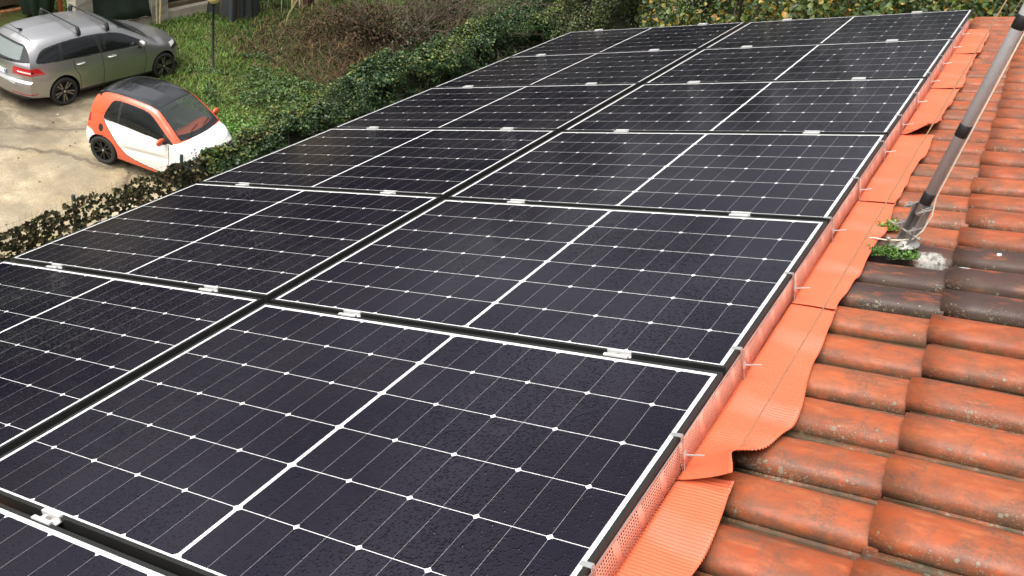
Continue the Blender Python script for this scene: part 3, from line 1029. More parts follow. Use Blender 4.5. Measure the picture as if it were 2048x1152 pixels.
def build_wagon():
    root = empty('estate_car', at(-16.01, 9.835, G, R(89.2)))
    tag(root, 'grey metallic estate car with two black roof bars parked on the wet concrete', 'car')
    sp = dict(x0=-.98, x1=3.60, W=.905, wb_len=2.73, rw=.325, ra=.378, floor=.22, rc=.24, fc=.60,
              zr=[(-.98, 1.36), (-.6, 1.425), (0, 1.465), (.6, 1.478), (1.2, 1.462), (1.55, 1.425), (1.72, 1.385), (2.1, 1.215), (2.55, 1.005), (2.65, .985), (3.0, .94), (3.3, .875), (3.5, .79), (3.6, .68)],
              ze=[(-.98, 1.27), (-.6, 1.335), (0, 1.375), (.6, 1.39), (1.2, 1.375), (1.55, 1.34), (1.72, 1.305), (2.1, 1.15), (2.55, .955), (2.65, .925), (3.0, .875), (3.3, .80), (3.5, .71), (3.6, .60)],
              wr=[(-.98, .56), (-.5, .60), (0, .62), (1.2, .63), (1.72, .61), (2.55, .73), (3.0, .74), (3.6, .62)],
              zbelt=[(-.98, .96), (0, .955), (1.0, .925), (2.0, .90), (2.6, .85), (3.2, .76), (3.6, .56)],
              wb=[(-.98, .80), (0, .855), (1.0, .86), (2.2, .86), (3.0, .85), (3.6, .74)],
              w=[(-.98, .85), (-.4, .895), (0, .905), (1.3, .895), (2.73, .905), (3.3, .88), (3.6, .80)],
              zw=[(-.98, .62), (0, .62), (1.4, .60), (2.73, .58), (3.6, .46)],
              zb=[(-.98, .30), (-.5, .24), (0, .21), (2.7, .20), (3.6, .20)],
              xr=[(.25, -.92), (.36, -.965), (.58, -.98), (.645, -.965), (.675, -.90), (.80, -.905), (.97, -.87), (1.02, -.84), (1.2, -.70), (1.36, -.575)],
              xf=[(.2, 3.50), (.45, 3.60), (.6, 3.59), (.75, 3.52), (.9, 3.42)])
    V, F, kind = car_shell(sp, 700, 170)
    c = V[F].mean(1)
    x, y, z = c[:, 0], np.abs(c[:, 1]), c[:, 2]
    cls = np.zeros(len(F), int)
    side = kind == 0
    win = smooth_poly([(-.50, 1.005), (-.56, 1.04), (-.50, 1.12), (-.36, 1.24), (-.15, 1.29), (.3, 1.335), (.8, 1.345), (1.2, 1.33), (1.5, 1.295), (1.72, 1.235), (2.02, 1.10), (2.30, .965), (2.28, .945), (1.8, .955), (.8, .975), (.0, .995)], 2)
    inw = side & inpoly(x, z, win)
    cls[inw] = 9
    inner = (dist_poly(x, z, [tuple(p) for p in win] + [tuple(win[0])]) > .022)
    pil = np.minimum(np.abs(x - (.02 + (z - 1.) * .25)), np.minimum(np.abs(x - (1.02 - (z - 1.) * .12)), np.abs(x - (2.02))))
    cls[inw & inner & (pil > .045)] = 2
    wrf = pchip(*zip(*sp['wr']))(x)
    ws = side & (x > 1.69) & (x < 2.62 - .20 * (y / .7) ** 2) & (y < wrf - .03) & (z > .955)
    cls[ws] = 9
    cls[ws & (x > 1.75) & (x < 2.50 - .20 * (y / .7) ** 2) & (y < wrf - .075)] = 4
    # rear glass in the tailgate
    r_ = kind == 1
    cap_w = pchip(*zip(*[(.95, .66), (1.1, .62), (1.30, .56)]))(z)
    rg = r_ & (z > .975 + .05 * (y / .6) ** 2) & (z < 1.325) & (y < .80)
    cls[rg] = 9
    cls[rg & (z > 1.03 + .04 * (y / .6) ** 2) & (z < 1.29) & (y < cap_w - .09)] = 6
    # tail lamps wrap round the corner
    lamp = (r_ & (y > .44) & (z > .79 + .0 * y) & (z < .935)) | (side & (x < -.52 + (z - .86) * -1.0 + .05) & (z > .80) & (z < .935)) | (side & (x < -.42) & (z > .795) & (z < .835))
    cls[lamp] = 5
    cls[((r_ & (y > .54)) | (side & (x < -.66))) & (z > .842) & (z < .872)] = 7
    # shelf of the bumper and dark lower valance
    cls[r_ & (z < .36)] = 9
    cls[(cls == 0) & side & (z < .30) & (x > .3) & (x < 2.4)] = 9
    cls[(cls == 0) & (r_ | side) & (np.abs(z - .40) < .012) & (x < -.62) & (y > .40)] = 5
    for ln in ([(1.02, .96), (1.03, .6), (1.0, .30)], [(2.16, .95), (2.20, .62), (2.12, .32)], [(.30, .97), (.30, .78), (.40, .60), (.42, .30)]):
        cls[(cls == 0) & side & (dist_poly(x, z, ln) < .0065) & (z < .97)] = 8
    cls[(cls == 0) & side & (np.abs(x + .42) < .007) & (y < .50) & (z > 1.2)] = 8
    # front lamps, grille
    cls[(kind == 2) & (z < .50) & (y < .6)] = 9
    hl = side & (x > 3.02) & (z > .66 + (x - 3.0) * -.10) & (z < .80 - (x - 3.0) * .12) & (y > .5)
    cls[hl] = 9
    cls[hl & (x < 3.3) & (z > .71)] = 7
    cls = arches(V, F, cls, kind, sp)
    V[:, 2] = np.where(V[:, 2] > .4, .4 + (V[:, 2] - .4) * 1.06, V[:, 2])     # a little taller in the greenhouse
    split_parts(V, F, cls, {0: 'body_panel', 2: 'side_window', 4: 'windscreen', 5: 'tail_light', 6: 'rear_window', 7: 'lamp_lens', 8: 'shut_line', 9: 'black_trim'},
                {0: M['greypaint'], 2: M['glass_dark'], 4: M['glass_dark'], 5: M['redlamp'], 6: M['glass_rear'], 7: M['lamp_clear'], 8: M['arch'], 9: M['blackplastic']}, root)
    arch_liners(root, sp, M['arch'])
    for xw in (0, 2.73):
        for s in (-1, 1):
            wheel(root, xw, s * .80, .325, .21, 'split', M['tyre'], M['rim_dark'], M['rim_cut'])
    for s in (-1, 1):
        e = MB()
        Mm = Matrix.Translation((2.02, s * .985, 1.075)) @ Matrix.Rotation(R(90), 4, 'Y') @ Matrix.Diagonal((.085, .115, .13, 1))
        e.lathe([(math.sin(a) if a > 0 else 0, .55 * (1 - math.cos(a)) - .4) for a in np.linspace(0, math.pi * .60, 9)] + [(0.0, .45)], Mm @ Matrix.Rotation(math.pi, 4, 'Y') @ Matrix.Diagonal((1, 1, -1, 1)), 20)
        mo = e.obj('door_mirror', M['greypaint'], root, smooth=True)
        MB().tube([(2.04, s * .84, .95), (2.03, s * .90, .975), (2.02, s * .94, 1.0)], [.04, .035, .04], 8).obj('mirror_stalk', M['blackplastic'], mo)
        for hx in (.46, 1.28):
            hd = MB(); hd.tube([(hx - .11, s * .868, .885), (hx - .07, s * .905, .888), (hx + .07, s * .908, .890), (hx + .11, s * .872, .892)], [.016, .017, .017, .016], 8)
            hd.obj('door_handle', M['silver'], root, smooth=True)
    # roof bars
    for bx, zc in ((.62, 1.54), (1.36, 1.51)):
        b = MB()
        b.box(bx - .015, bx + .015, -.66, .66, zc + .06, zc + .084)
        bo = b.obj('roof_bar', M['blackplastic'], root, bevel=.006)
        for s in (-1, 1):
            ft = MB()
            ft.tube([(bx, s * .58, zc + .073), (bx, s * .61, zc + .05), (bx, s * .645, zc - .035), (bx, s * .665, zc - .10)], [.030, .042, .050, .036], 8)
            ft.obj('bar_foot', M['blackplastic'], bo, smooth=True)
    MB().tube([(-.30, 0, 1.505), (-.36, 0, 1.535), (-.42, 0, 1.57), (-.60, 0, 1.72)], [.035, .018, .007, .004], 8).obj('roof_aerial', M['blackplastic'], root, smooth=True)
    # wiper, plate
    MB().tube([(-.885, .05, 1.03), (-.865, -.15, 1.055), (-.84, -.38, 1.09)], .012, 6).obj('rear_wiper', M['blackplastic'], root)
    pl = MB(); pl.box(-.922, -.912, -.26, .26, .72, .83)
    po = pl.obj('number_plate', M['plate_white'], root)
    for s in (-1, 1):
        MB().box(-.9240, -.9215, s * .235 - .022, s * .235 + .022, .723, .827).obj('plate_band', M['plate_blue'], po)
    MB().box(-.995, -.955, -.62, .62, .645, .66).obj('bumper_strip', M['silver'], root, bevel=.005)
    return root


build_smart()
build_wagon()

# ------------------------------------------------------------------ ground: soil, concrete yard, lawn
def m_ground():
    t = NT('garden_soil')
    o = t.coords()
    n = t.noise(o, .35, 6, .6); f = t.noise(o, 6, 6, .7)
    c = t.mix(t.ramp(n, [(.38, 0.), (.62, 1.)]), (.060, .072, .022), (.085, .055, .030))
    c = t.mix(t.ramp(f, [(.45, 0.), (.65, .8)]), c, (.030, .024, .014))
    t.set(col=c, rough=.95, spec=.1)
    t.bump(f, .8, .08)
    return t.m


def m_concrete():
    t = NT('wet_stained_concrete')
    o = t.coords()
    st = t.mapping(o, (1.0, .45, 1), (0, 0, R(20)))
    a = t.noise(st, .55, 7, .62, .6); b = t.noise(o, 1.8, 8, .68, .3); f = t.noise(o, 24, 6, .7)
    c = t.mix(t.ramp(a, [(.36, 0.), (.66, 1.)]), (.35, .285, .172), (.67, .575, .39))
    c = t.mix(t.ramp(b, [(.44, 0.), (.68, .75)]), c, (.24, .175, .092))
    g = t.noise(t.mapping(o, (1, 1, 1), loc=(7, 3, 0)), .9, 6, .6)
    c = t.mix(t.ramp(g, [(.56, 0.), (.72, .6)]), c, (.34, .29, .11))
    c = t.mix(t.ramp(f, [(.40, .35), (.60, 0.)]), c, (.14, .105, .06))
    # slab joints and cracks wandering across the yard
    wv = t.node('ShaderNodeVectorMath', operation='ADD')
    nz = t.noise(o, .8, 5, .6, out=1)
    sc = t.node('ShaderNodeVectorMath', operation='SCALE'); t.l.new(nz, sc.inputs[0]); sc.inputs['Scale'].default_value = .9
    t.l.new(o, wv.inputs[0]); t.l.new(sc.outputs[0], wv.inputs[1])
    ck = t.voronoi(wv.outputs[0], .30, 'DISTANCE_TO_EDGE')
    ckw = t.math('MULTIPLY_ADD', t.noise(o, 2.5, 6, .7), .030, -.002)
    crack = t.math('LESS_THAN', ck, ckw)
    soft = t.ramp(ck, [(.0, .75), (.05, 0.)])
    c = t.mix(t.math('MULTIPLY', soft, .75), c, (.10, .075, .042))
    c = t.mix(t.math('MULTIPLY', crack, .55), c, (.055, .042, .026))
    # oil-dark and trodden-in earth where cars stand
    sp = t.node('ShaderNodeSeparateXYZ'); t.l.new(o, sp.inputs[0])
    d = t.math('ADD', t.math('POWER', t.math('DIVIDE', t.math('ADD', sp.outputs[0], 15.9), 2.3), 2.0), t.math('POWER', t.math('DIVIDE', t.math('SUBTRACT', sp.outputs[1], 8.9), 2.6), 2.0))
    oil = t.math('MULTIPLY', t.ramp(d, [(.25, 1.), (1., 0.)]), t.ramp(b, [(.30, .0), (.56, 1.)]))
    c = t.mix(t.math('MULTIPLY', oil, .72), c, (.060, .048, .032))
    wet = t.noise(t.mapping(o, (1, 1, 1), loc=(3, 1, 0)), .75, 7, .66, .5)
    c = t.mix(t.ramp(wet, [(.36, .72), (.56, 0.)]), c, (.20, .17, .125))
    grit = t.noise(o, 55, 5, .75)
    c = t.mix(t.ramp(grit, [(.50, 0.), (.68, .6)]), c, (.12, .095, .065))
    lf_ = t.math('LESS_THAN', t.voronoi(o, 9), .07)
    c = t.mix(t.math('MULTIPLY', lf_, .5), c, (.10, .075, .045))
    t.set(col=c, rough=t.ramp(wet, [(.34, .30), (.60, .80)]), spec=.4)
    t.bump(t.math('ADD', f, t.math('MULTIPLY', crack, -.8)), .35, .02)
    return t.m


M['soil'] = m_ground(); M['concrete'] = m_concrete()
mb = MB(); mb.add([(-150, -80, G - .02), (150, -80, G - .02), (150, 220, G - .02), (-150, 220, G - .02)], [(0, 1, 2, 3)])
tag(mb.obj('ground', M['soil']), kind='structure')


def wob(a, s=1.0): return .22 * math.sin(a * 1.7 + s) + .12 * math.sin(a * 4.3 + 2 * s) + .06 * math.sin(a * 9.7 + s)


edge_y = lambda x: 11.2 + .18 * (x + 15) + wob(x) - 1.1 * math.exp(-((x + 14.4) / .5) ** 2)
mb = MB()
xs = np.linspace(-24, -8.9, 120)
P = [[(x, -10, G), (x, 4, G), (x, 9, G), (x, edge_y(x), G), (x, edge_y(x) + .03, G - .04)] for x in xs]
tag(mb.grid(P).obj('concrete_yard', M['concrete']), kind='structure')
lawn_n = 70
gx = np.linspace(-24, -8.5, lawn_n); gy = np.linspace(9.0, 27, lawn_n)
P = [[(x, y, G - .012 + .05 * math.sin(x * 1.3 + y * .7) ** 2 * (1 if y > edge_y(x) + .5 else 0)) for x in gx] for y in gy]


def m_lawn():
    t = NT('lawn_soil')
    o = t.coords()
    n = t.noise(o, .8, 6, .65); f = t.noise(o, 9, 7, .7)
    c = t.mix(t.ramp(n, [(.42, 0.), (.60, 1.)]), (.055, .10, .018), (.095, .062, .028))
    c = t.mix(t.ramp(f, [(.42, 0.), (.65, .8)]), c, (.035, .030, .014))
    t.set(col=c, rough=.95, spec=.1); t.bump(f, .7, .05)
    return t.m


M['lawn'] = m_lawn()
tag(MB().grid(P).obj('lawn_ground', M['lawn'], smooth=True), kind='structure')

# ------------------------------------------------------------------ foliage builders
M['leaf'] = leaf_mat('leaves', .42, .22, .45)
M['grass'] = leaf_mat('grass_blades', .55, .25, .3)
M['dry'] = leaf_mat('dry_leaves', .8, .1, .2)
M['bark'] = simple('bark', (.075, .055, .038), .9, bump=.6, bscale=30)
M['twig'] = simple('bare_twigs', (.095, .068, .046), .85, var=.25)


def pick(cols, n, w=None):
    cols = np.array(cols)
    i = rng.choice(len(cols), n, p=w)
    return np.clip(cols[i] * rng.uniform(.72, 1.28, (n, 1)) * rng.uniform(.93, 1.07, (n, 3)), 0, 1)


def leaf_cards(name, P, N, size, col, aspect=.8, spread=.75, droop=0.0):
    """one folded six-point leaf per point, facing roughly along N"""
    n = len(P)
    N = N + rng.normal(0, spread, (n, 3)); N /= np.linalg.norm(N, axis=1, keepdims=True) + 1e-9
    A = rng.normal(0, 1, (n, 3)); A[:, 2] -= droop
    A -= N * (A * N).sum(1, keepdims=True); A /= np.linalg.norm(A, axis=1, keepdims=True) + 1e-9
    B = np.cross(N, A)
    L = (size if np.ndim(size) else np.full(n, size)) * rng.uniform(.65, 1.25, n)
    L = L[:, None]; Wd = L * aspect * .5
    lift = N * L * .16
    v = np.stack([P - A * L * .5, P - A * L * .12 + B * Wd + lift, P + A * L * .20 + B * Wd * .8 + lift, P + A * L * .5 - lift * .4,
                  P + A * L * .20 - B * Wd * .8 + lift, P - A * L * .12 - B * Wd + lift], 1).reshape(-1, 3)
    b = np.arange(n)[:, None] * 6
    F = np.concatenate([b + np.array([[0, 1, 2, 3]]), b + np.array([[0, 3, 4, 5]])])
    return np_mesh(name, v, F, np.repeat(col, 6, 0))


def blades(name, P, h, col, lean=.6, width=.012):
    n = len(P)
    an = rng.uniform(0, 2 * np.pi, n)
    D = np.stack([np.cos(an), np.sin(an), np.zeros(n)], 1); S = np.stack([-np.sin(an), np.cos(an), np.zeros(n)], 1)
    H = (h * rng.uniform(.5, 1.3, n))[:, None]
    ln = (lean * rng.uniform(.2, 1.3, n))[:, None] * H
    up = np.array([[0, 0, 1.]])
    wd = width * rng.uniform(.7, 1.4, (n, 1))
    m1 = P + up * H * .6 + D * ln * .35; tip = P + up * H * rng.uniform(.75, 1.0, (n, 1)) + D * ln
    v = np.stack([P - S * wd, P + S * wd, m1 + S * wd * .8, m1 - S * wd * .8, tip + S * wd * .1, tip - S * wd * .1], 1).reshape(-1, 3)
    b = np.arange(n)[:, None] * 6
    F = np.concatenate([b + np.array([[0, 1, 2, 3]]), b + np.array([[3, 2, 4, 5]])])
    return np_mesh(name, v, F, np.repeat(col, 6, 0))


def twig_tubes(mb, start, direc, length, rad, depth, spread=.5, droop=.0, seg=4):
    p = Vector(start); d = Vector(direc).normalized()
    pts = [p.copy()]; rs = [rad]
    k = 5
    for i in range(k):
        d = (d + Vector((random.gauss(0, .13), random.gauss(0, .13), random.gauss(0, .10) - droop))).normalized()
        p = p + d * length / k
        pts.append(p.copy()); rs.append(rad * (1 - .7 * (i + 1) / k))
        if depth > 0 and i >= 1:
            for _ in range(random.choice((1, 1, 2))):
                dd = (d + Vector((random.gauss(0, spread), random.gauss(0, spread), random.gauss(0, spread * .8)))).normalized()
                twig_tubes(mb, p, dd, length * random.uniform(.45, .7), rs[-1] * .7, depth - 1, spread, droop, seg)
    mb.tube(pts, rs, seg, caps=False)


def clumpy(centers, radii, n_per, shell=.55):
    """points scattered in the outer part of leaf clumps, with outward normals"""
    out, nor = [], []
    for c, r_ in zip(centers, radii):
        k = max(8, int(n_per * (r_ ** 2)))
        d = rng.normal(0, 1, (k, 3)); d /= np.linalg.norm(d, axis=1, keepdims=True)
        rr = r_ * (shell + (1 - shell) * rng.random((k, 1)) ** .7) * rng.uniform(.75, 1.15, (k, 1))
        out.append(np.array(c) + d * rr * np.array([1, 1, .8])); nor.append(d)
    return np.concatenate(out), np.concatenate(nor)


def tree(name, x, y, h, cr, label, cols, w, leaf=.09, nclump=55, n_per=520, crown_lo=.25, cat='tree', group=None, trunk_r=.13, lean=(0, 0), flat=1.0, spread=.7, mat='leaf'):
    root = empty(name, at(x, y, G))
    tag(root, label, cat, group)
    tb = MB()
    top = Vector((lean[0], lean[1], h * .8))
    pts = [Vector((0, 0, -.1))] + [Vector((lean[0] * t_ + random.gauss(0, .06), lean[1] * t_ + random.gauss(0, .06), h * .8 * t_)) for t_ in (.15, .3, .5, .7, .85, 1.0)]
    tb.tube(pts, [trunk_r * 1.25, trunk_r, trunk_r * .9, trunk_r * .7, trunk_r * .5, trunk_r * .3, trunk_r * .12], 10)
    cen, rad = [], []
    zc = h * (1 + crown_lo) / 2; rz = h * (1 - crown_lo) / 2
    for i in range(nclump):
        d = rng.normal(0, 1, 3); d /= np.linalg.norm(d)
        f = rng.random() ** .45
        c = np.array([d[0] * cr * f * flat, d[1] * cr * f, zc + d[2] * rz * f])
        tt = np.clip(c[2] / (h * .8), 0, 1)
        c[0] += lean[0] * tt; c[1] += lean[1] * tt
        cen.append(c); rad.append(cr * rng.uniform(.20, .36))
        if i % 3 == 0:
            b0 = Vector((lean[0] * tt * .7, lean[1] * tt * .7, max(h * .15, c[2] * .75)))
            e = Vector(c); mid = (b0 + e) / 2 + Vector((0, 0, random.uniform(0, .25)))
            tb.tube([b0, mid, e], [trunk_r * .35, trunk_r * .2, .012], 6, caps=False)
    tb.obj('trunk', M['bark'], root, smooth=True)
    P, N = clumpy(cen, rad, n_per)
    N = N + np.array([0, 0, .5])
    me = leaf_cards('crown', P, N, leaf, pick(cols, len(P), w), spread=spread)
    link('crown', me, M[mat], root)
    return root


# ------------------------------------------------------------------ ivy hedge along the drive
DG = [(.016, .036, .013), (.026, .056, .018), (.042, .082, .026), (.070, .120, .038), (.125, .165, .045), (.16, .13, .03)]
hedge = empty('ivy_hedge', at(-9.15, 8.0, G))
tag(hedge, 'long clipped ivy hedge running beside the eave, dark green with paler tips', 'hedge')


def ivy(n, yr, front_bias=.5):
    """surface samples of a lumpy hedge body: front (+x), top, back"""
    y = rng.uniform(yr[0], yr[1], n)
    r_ = rng.random(n)
    def lump(a, b): return .10 * np.sin(1.3 * a + 2.1 * b) + .07 * np.sin(3.1 * a - 1.7 * b + 1) + .05 * np.sin(6.3 * a + 4 * b)
    hgt = 1.66 + .36 * np.clip(y / 5, 0, 1) + .16 * np.clip((y - 6) / 5, 0, 1) + lump(y, 0) * 1.0
    half = .24 + .26 * np.clip((y - .8) / 5, 0, 1)
    sx = .08 - .48 * np.clip((y - .8) / 5, 0, 1)
    x = np.zeros(n); z = np.zeros(n); N = np.zeros((n, 3))
    ft = r_ < front_bias; tp = (r_ >= front_bias) & (r_ < .9); bk = r_ >= .9
    zz = rng.random(n) ** .8 * hgt
    x[ft] = half[ft] + lump(y[ft] * 1.1, zz[ft] * 2.2) * 1.5; z[ft] = zz[ft]; N[ft] = (1, 0, .45)
    xt = rng.uniform(-1, 1, n)
    x[tp] = xt[tp] * half[tp]; z[tp] = hgt[tp] * (1 - .10 * np.abs(xt[tp]) ** 3) + lump(y[tp] * 1.4, xt[tp] * 2) * .9; N[tp, 0] = .35 * xt[tp]; N[tp, 2] = 1
    x[bk] = -half[bk]; z[bk] = zz[bk]; N[bk] = (-1, 0, .4)
    dep = rng.random(n) ** 2 * .14
    P = np.stack([x + sx, y, z], 1) - N * dep[:, None] + rng.normal(0, .025, (n, 3))
    return P, N, tp, dep


P, N, tp, dep = ivy(125000, (.15, 16.5))
keep = ~((np.sin(P[:, 1] * 2.3 + np.sin(P[:, 2] * 3.1) * 1.4) * np.sin(P[:, 2] * 2.9 + P[:, 1]) > .58) & (~tp) & (rng.random(len(P)) < .85))
P, N, tp = P[keep], N[keep], tp[keep]
col = pick(DG, len(P), [.24, .30, .24, .14, .06, .02])
tips = tp & (np.sin(P[:, 1] * 1.1 + P[:, 0] * 5) + rng.normal(0, .6, len(P)) > .8)
col[tips] = pick([(.14, .19, .045), (.22, .21, .05), (.10, .15, .05)], tips.sum())
link('ivy_leaves', leaf_cards('ivy', P, N, .051 * (1 + .35 * np.sin(P[:, 1] * 2.7) * np.sin(P[:, 2] * 4.1)), col, aspect=.95, spread=.55, droop=.4), M['leaf'], hedge)
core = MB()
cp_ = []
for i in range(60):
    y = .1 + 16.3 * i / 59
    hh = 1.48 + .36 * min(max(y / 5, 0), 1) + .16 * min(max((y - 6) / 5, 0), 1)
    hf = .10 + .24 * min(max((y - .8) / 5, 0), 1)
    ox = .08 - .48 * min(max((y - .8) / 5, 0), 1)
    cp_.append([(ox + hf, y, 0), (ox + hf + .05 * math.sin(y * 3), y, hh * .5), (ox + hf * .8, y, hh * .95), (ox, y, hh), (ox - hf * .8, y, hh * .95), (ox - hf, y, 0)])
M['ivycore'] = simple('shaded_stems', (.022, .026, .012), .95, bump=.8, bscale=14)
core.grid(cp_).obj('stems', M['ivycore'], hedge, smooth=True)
for k in range(26):                                    # trailing runners down the near face
    y0 = random.uniform(1.5, 16); z0 = random.uniform(1.2, 1.9); fx = .26 - .26 * min(max((y0 - .8) / 5, 0), 1)
    MB().tube([(fx + .05, y0, z0), (fx + .12, y0 + random.uniform(-.1, .1), z0 - .35), (fx + .10, y0 + random.uniform(-.2, .2), z0 - random.uniform(.6, 1.0))], .005, 4, caps=False).obj('runner', M['twig'], hedge)

# ------------------------------------------------------------------ fence with camouflage netting
fence = empty('net_fence', at(-9.15, 2.0, G))
tag(fence, 'wire fence hung with brown and green camouflage leaf netting, left of the panels', 'fence')
M['postgreen'] = simple('green_post', (.014, .030, .022), .55)
for py, ph in ((-4.2, 1.95), (-1.7, 1.95), (.85, 1.95), (3.62, 1.97), (5.75, 1.98)):
    mb = MB(); mb.tube([(0, py, 0), (.015, py, ph * .5), (.01, py, ph - .01), (.01, py, ph)], [.03, .03, .03, .022], 10)
    mb.obj('post', M['postgreen'], fence, smooth=True)
mb = MB()
for zz in np.arange(.1, 1.97, .10): mb.tube([(.03, -4.2, zz), (.03, 1, zz - .01), (.03, 7.9, zz)], .0016, 4, caps=False)
for yy in np.arange(-4.2, 7.9, .10): mb.tube([(.03, yy, 0), (.03, yy, 1.96)], .0014, 4, caps=False)
mb.obj('wire_mesh', M['postgreen'], fence)
n = 24000
yy = rng.uniform(-4.2, 8.2, n); zz = rng.random(n) ** .85 * (1.86 + .03 * np.sin(yy * 2.1) + .02 * np.sin(yy * 7))
P = np.stack([.055 + .03 * np.sin(yy * 4 + zz * 5) + rng.normal(0, .02, n), yy, zz], 1)
hol = (np.sin(yy * 13 + 1.6 * np.sin(zz * 15 + yy)) * np.sin(zz * 17 + 1.9 * np.sin(yy * 7.3)) > .44) & (rng.random(n) < .93)
P = P[~hol]
col = pick([(.026, .034, .018), (.044, .050, .026), (.085, .072, .038), (.13, .11, .055), (.48, .40, .22), (.055, .036, .022)], len(P), [.25, .25, .17, .13, .11, .09])
N = np.tile(np.array([[1., 0, .25]]), (len(P), 1))
link('camouflage_net', leaf_cards('net', P, N, .075, col, aspect=.75, spread=.35), M['dry'], fence)

# ------------------------------------------------------------------ grass, weeds and dead bracken on the plot (nobody could count these)
def scatter(n, x0, x1, y0, y1, fn):
    x = rng.uniform(x0, x1, n); y = rng.uniform(y0, y1, n)
    p = fn(x, y); k = rng.random(n) < p
    return x[k], y[k]


ey = np.vectorize(edge_y)
nz2 = lambda x, y, s=1.0: .5 + .5 * np.sin(1.1 * s * x + .7 * np.sin(1.7 * s * y)) * np.sin(1.3 * s * y + 1.1 * np.sin(.9 * s * x))
brown = lambda x, y: (.36 * np.exp(-(((x + 14.9) / 1.5) ** 2 + ((y - 16.2) / 1.5) ** 2)) + 1.05 * np.exp(-(((x + 14.3) / 2.0) ** 2 + ((y - 19.0) / 2.0) ** 2)) + .75 * np.exp(-(((x + 12.2) / 1.5) ** 2 + ((y - 17.2) / 2.0) ** 2))) * (.72 + .45 * nz2(x, y, 2.2))
green = lambda x, y: np.clip(1.15 - 1.25 * brown(x, y) - .25 * nz2(x, y, 1.4), .05, 1)
x, y = scatter(120000, -22.5, -9.6, 9.0, 22.5, lambda x, y: green(x, y) * (y > ey(x) - .06 + rng.normal(0, .10, len(x))) * ((x > -18.3) | (y > 12.8)))
c = pick([(.10, .19, .030), (.15, .25, .040), (.075, .13, .022), (.20, .19, .065), (.16, .115, .05)], len(x), [.34, .26, .20, .13, .07])
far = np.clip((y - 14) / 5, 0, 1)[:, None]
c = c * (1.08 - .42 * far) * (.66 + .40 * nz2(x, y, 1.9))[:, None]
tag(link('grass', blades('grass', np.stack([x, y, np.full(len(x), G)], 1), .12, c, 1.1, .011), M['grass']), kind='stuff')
x, y = scatter(26000, -17.5, -10.4, 13.6, 22.0, lambda x, y: np.clip(brown(x, y) * 1.2 - .1, 0, 1))
hb = .06 + .20 * np.clip(brown(x, y), 0, 1) * nz2(x, y, 2.0)
P = np.stack([x, y, G + hb * rng.random(len(x)) ** .6], 1)
c = pick([(.070, .040, .022), (.105, .062, .030), (.048, .030, .018), (.14, .095, .048), (.05, .055, .022), (.032, .022, .015)], len(x))
me = blades('dry', P, .16, c, 2.2, .012)
tag(link('dead_bracken', me, M['dry']), kind='stuff')
weed = lambda x, y: np.clip((.85 * np.exp(-(((x + 12.9) / .85) ** 2 + ((y - 14.1) / 1.0) ** 2))) * (.35 + .75 * nz2(x, y, 2.4)) + .45 * np.exp(-(((x + 10.9) / .6) ** 2 + ((y - 13.6) / 2.0) ** 2)) + .35 * (nz2(x, y, 2.6) > .80) * (y > 12.0) * (y < 16), 0, 1)
x, y = scatter(34000, -15, -9.7, 11.2, 18, lambda x, y: weed(x, y))
wh = .08 + .26 * np.clip(weed(x, y), 0, 1) * (.55 + .45 * nz2(x, y, 3.0))
P = np.stack([x, y, G + wh * (1 - rng.random(len(x)) ** 2 * .6)], 1)
c = pick([(.046, .090, .024), (.072, .130, .032), (.105, .175, .042), (.034, .062, .020), (.14, .17, .05)], len(x), [.3, .3, .18, .16, .06])
tag(link('nettles', leaf_cards('weeds', P, np.tile([[0, 0, 1.]], (len(x), 1)), .085, c, .6, .55), M['leaf']), kind='stuff')
x, y = scatter(9000, -12.9, -9.9, 10.6, 12.8, lambda x, y: np.exp(-(((x + 11.3) / .9) ** 2 + ((y - 11.6) / .7) ** 2)))
P = np.stack([x, y, G + .05 + .25 * rng.random(len(x))], 1)
c = pick([(.10, .21, .035), (.14, .27, .045), (.07, .15, .03)], len(x))
tag(link('clover', leaf_cards('clover', P, np.tile([[0, 0, 1.]], (len(x), 1)), .07, c, .8, .45), M['leaf']), kind='stuff')

# fallen yellow leaves and litter on the yard: a single pale leaf is seen
lf = leaf_cards('fallen', np.array([[0, 0, .012]]), np.array([[0, 0, 1.]]), .09, np.array([[.55, .52, .44]]), .8, .05)
o = link('fallen_leaf', lf, M['dry'], None, at(-14.82, 9.37, G)); tag(o, 'pale fallen leaf lying on the concrete behind the small car', 'leaf')

x = rng.uniform(-21, -9.6, 260); y = rng.uniform(2, 11, 260)
P = np.stack([x, y, np.full(260, G + .008)], 1)
tag(link('leaf_litter', leaf_cards('litter', P, np.tile([[0, 0, 1.]], (260, 1)), .05, pick([(.10, .06, .03), (.16, .11, .05), (.06, .045, .025), (.22, .19, .10)], 260), .7, .25), M['dry']), kind='stuff')

# ------------------------------------------------------------------ garden lamp
lamp = empty('garden_lamp', at(-14.84, 13.89, G))
tag(lamp, 'thin dark garden lamp post with a yellowed globe, standing in the weeds', 'lamp')
M['lamppost'] = simple('dark_lamp_post', (.030, .028, .026), .6)
M['globe'] = simple('yellowed_globe', (.62, .52, .22), .25, var=.15, vscale=6)
mb = MB(); mb.lathe([(.06, 0), (.055, .05), (.033, .07), (.030, .9), (.028, 1.70), (.05, 1.72), (.075, 1.75), (.07, 1.78), (0, 1.78)], seg=16)
mb.obj('pole', M['lamppost'], lamp, smooth=True)
mb = MB(); mb.lathe([(.175 * math.sin(a), 1.925 - .175 * math.cos(a)) for a in np.linspace(.38, math.pi, 18)], seg=28)
mb.obj('globe', M['globe'], lamp, smooth=True)

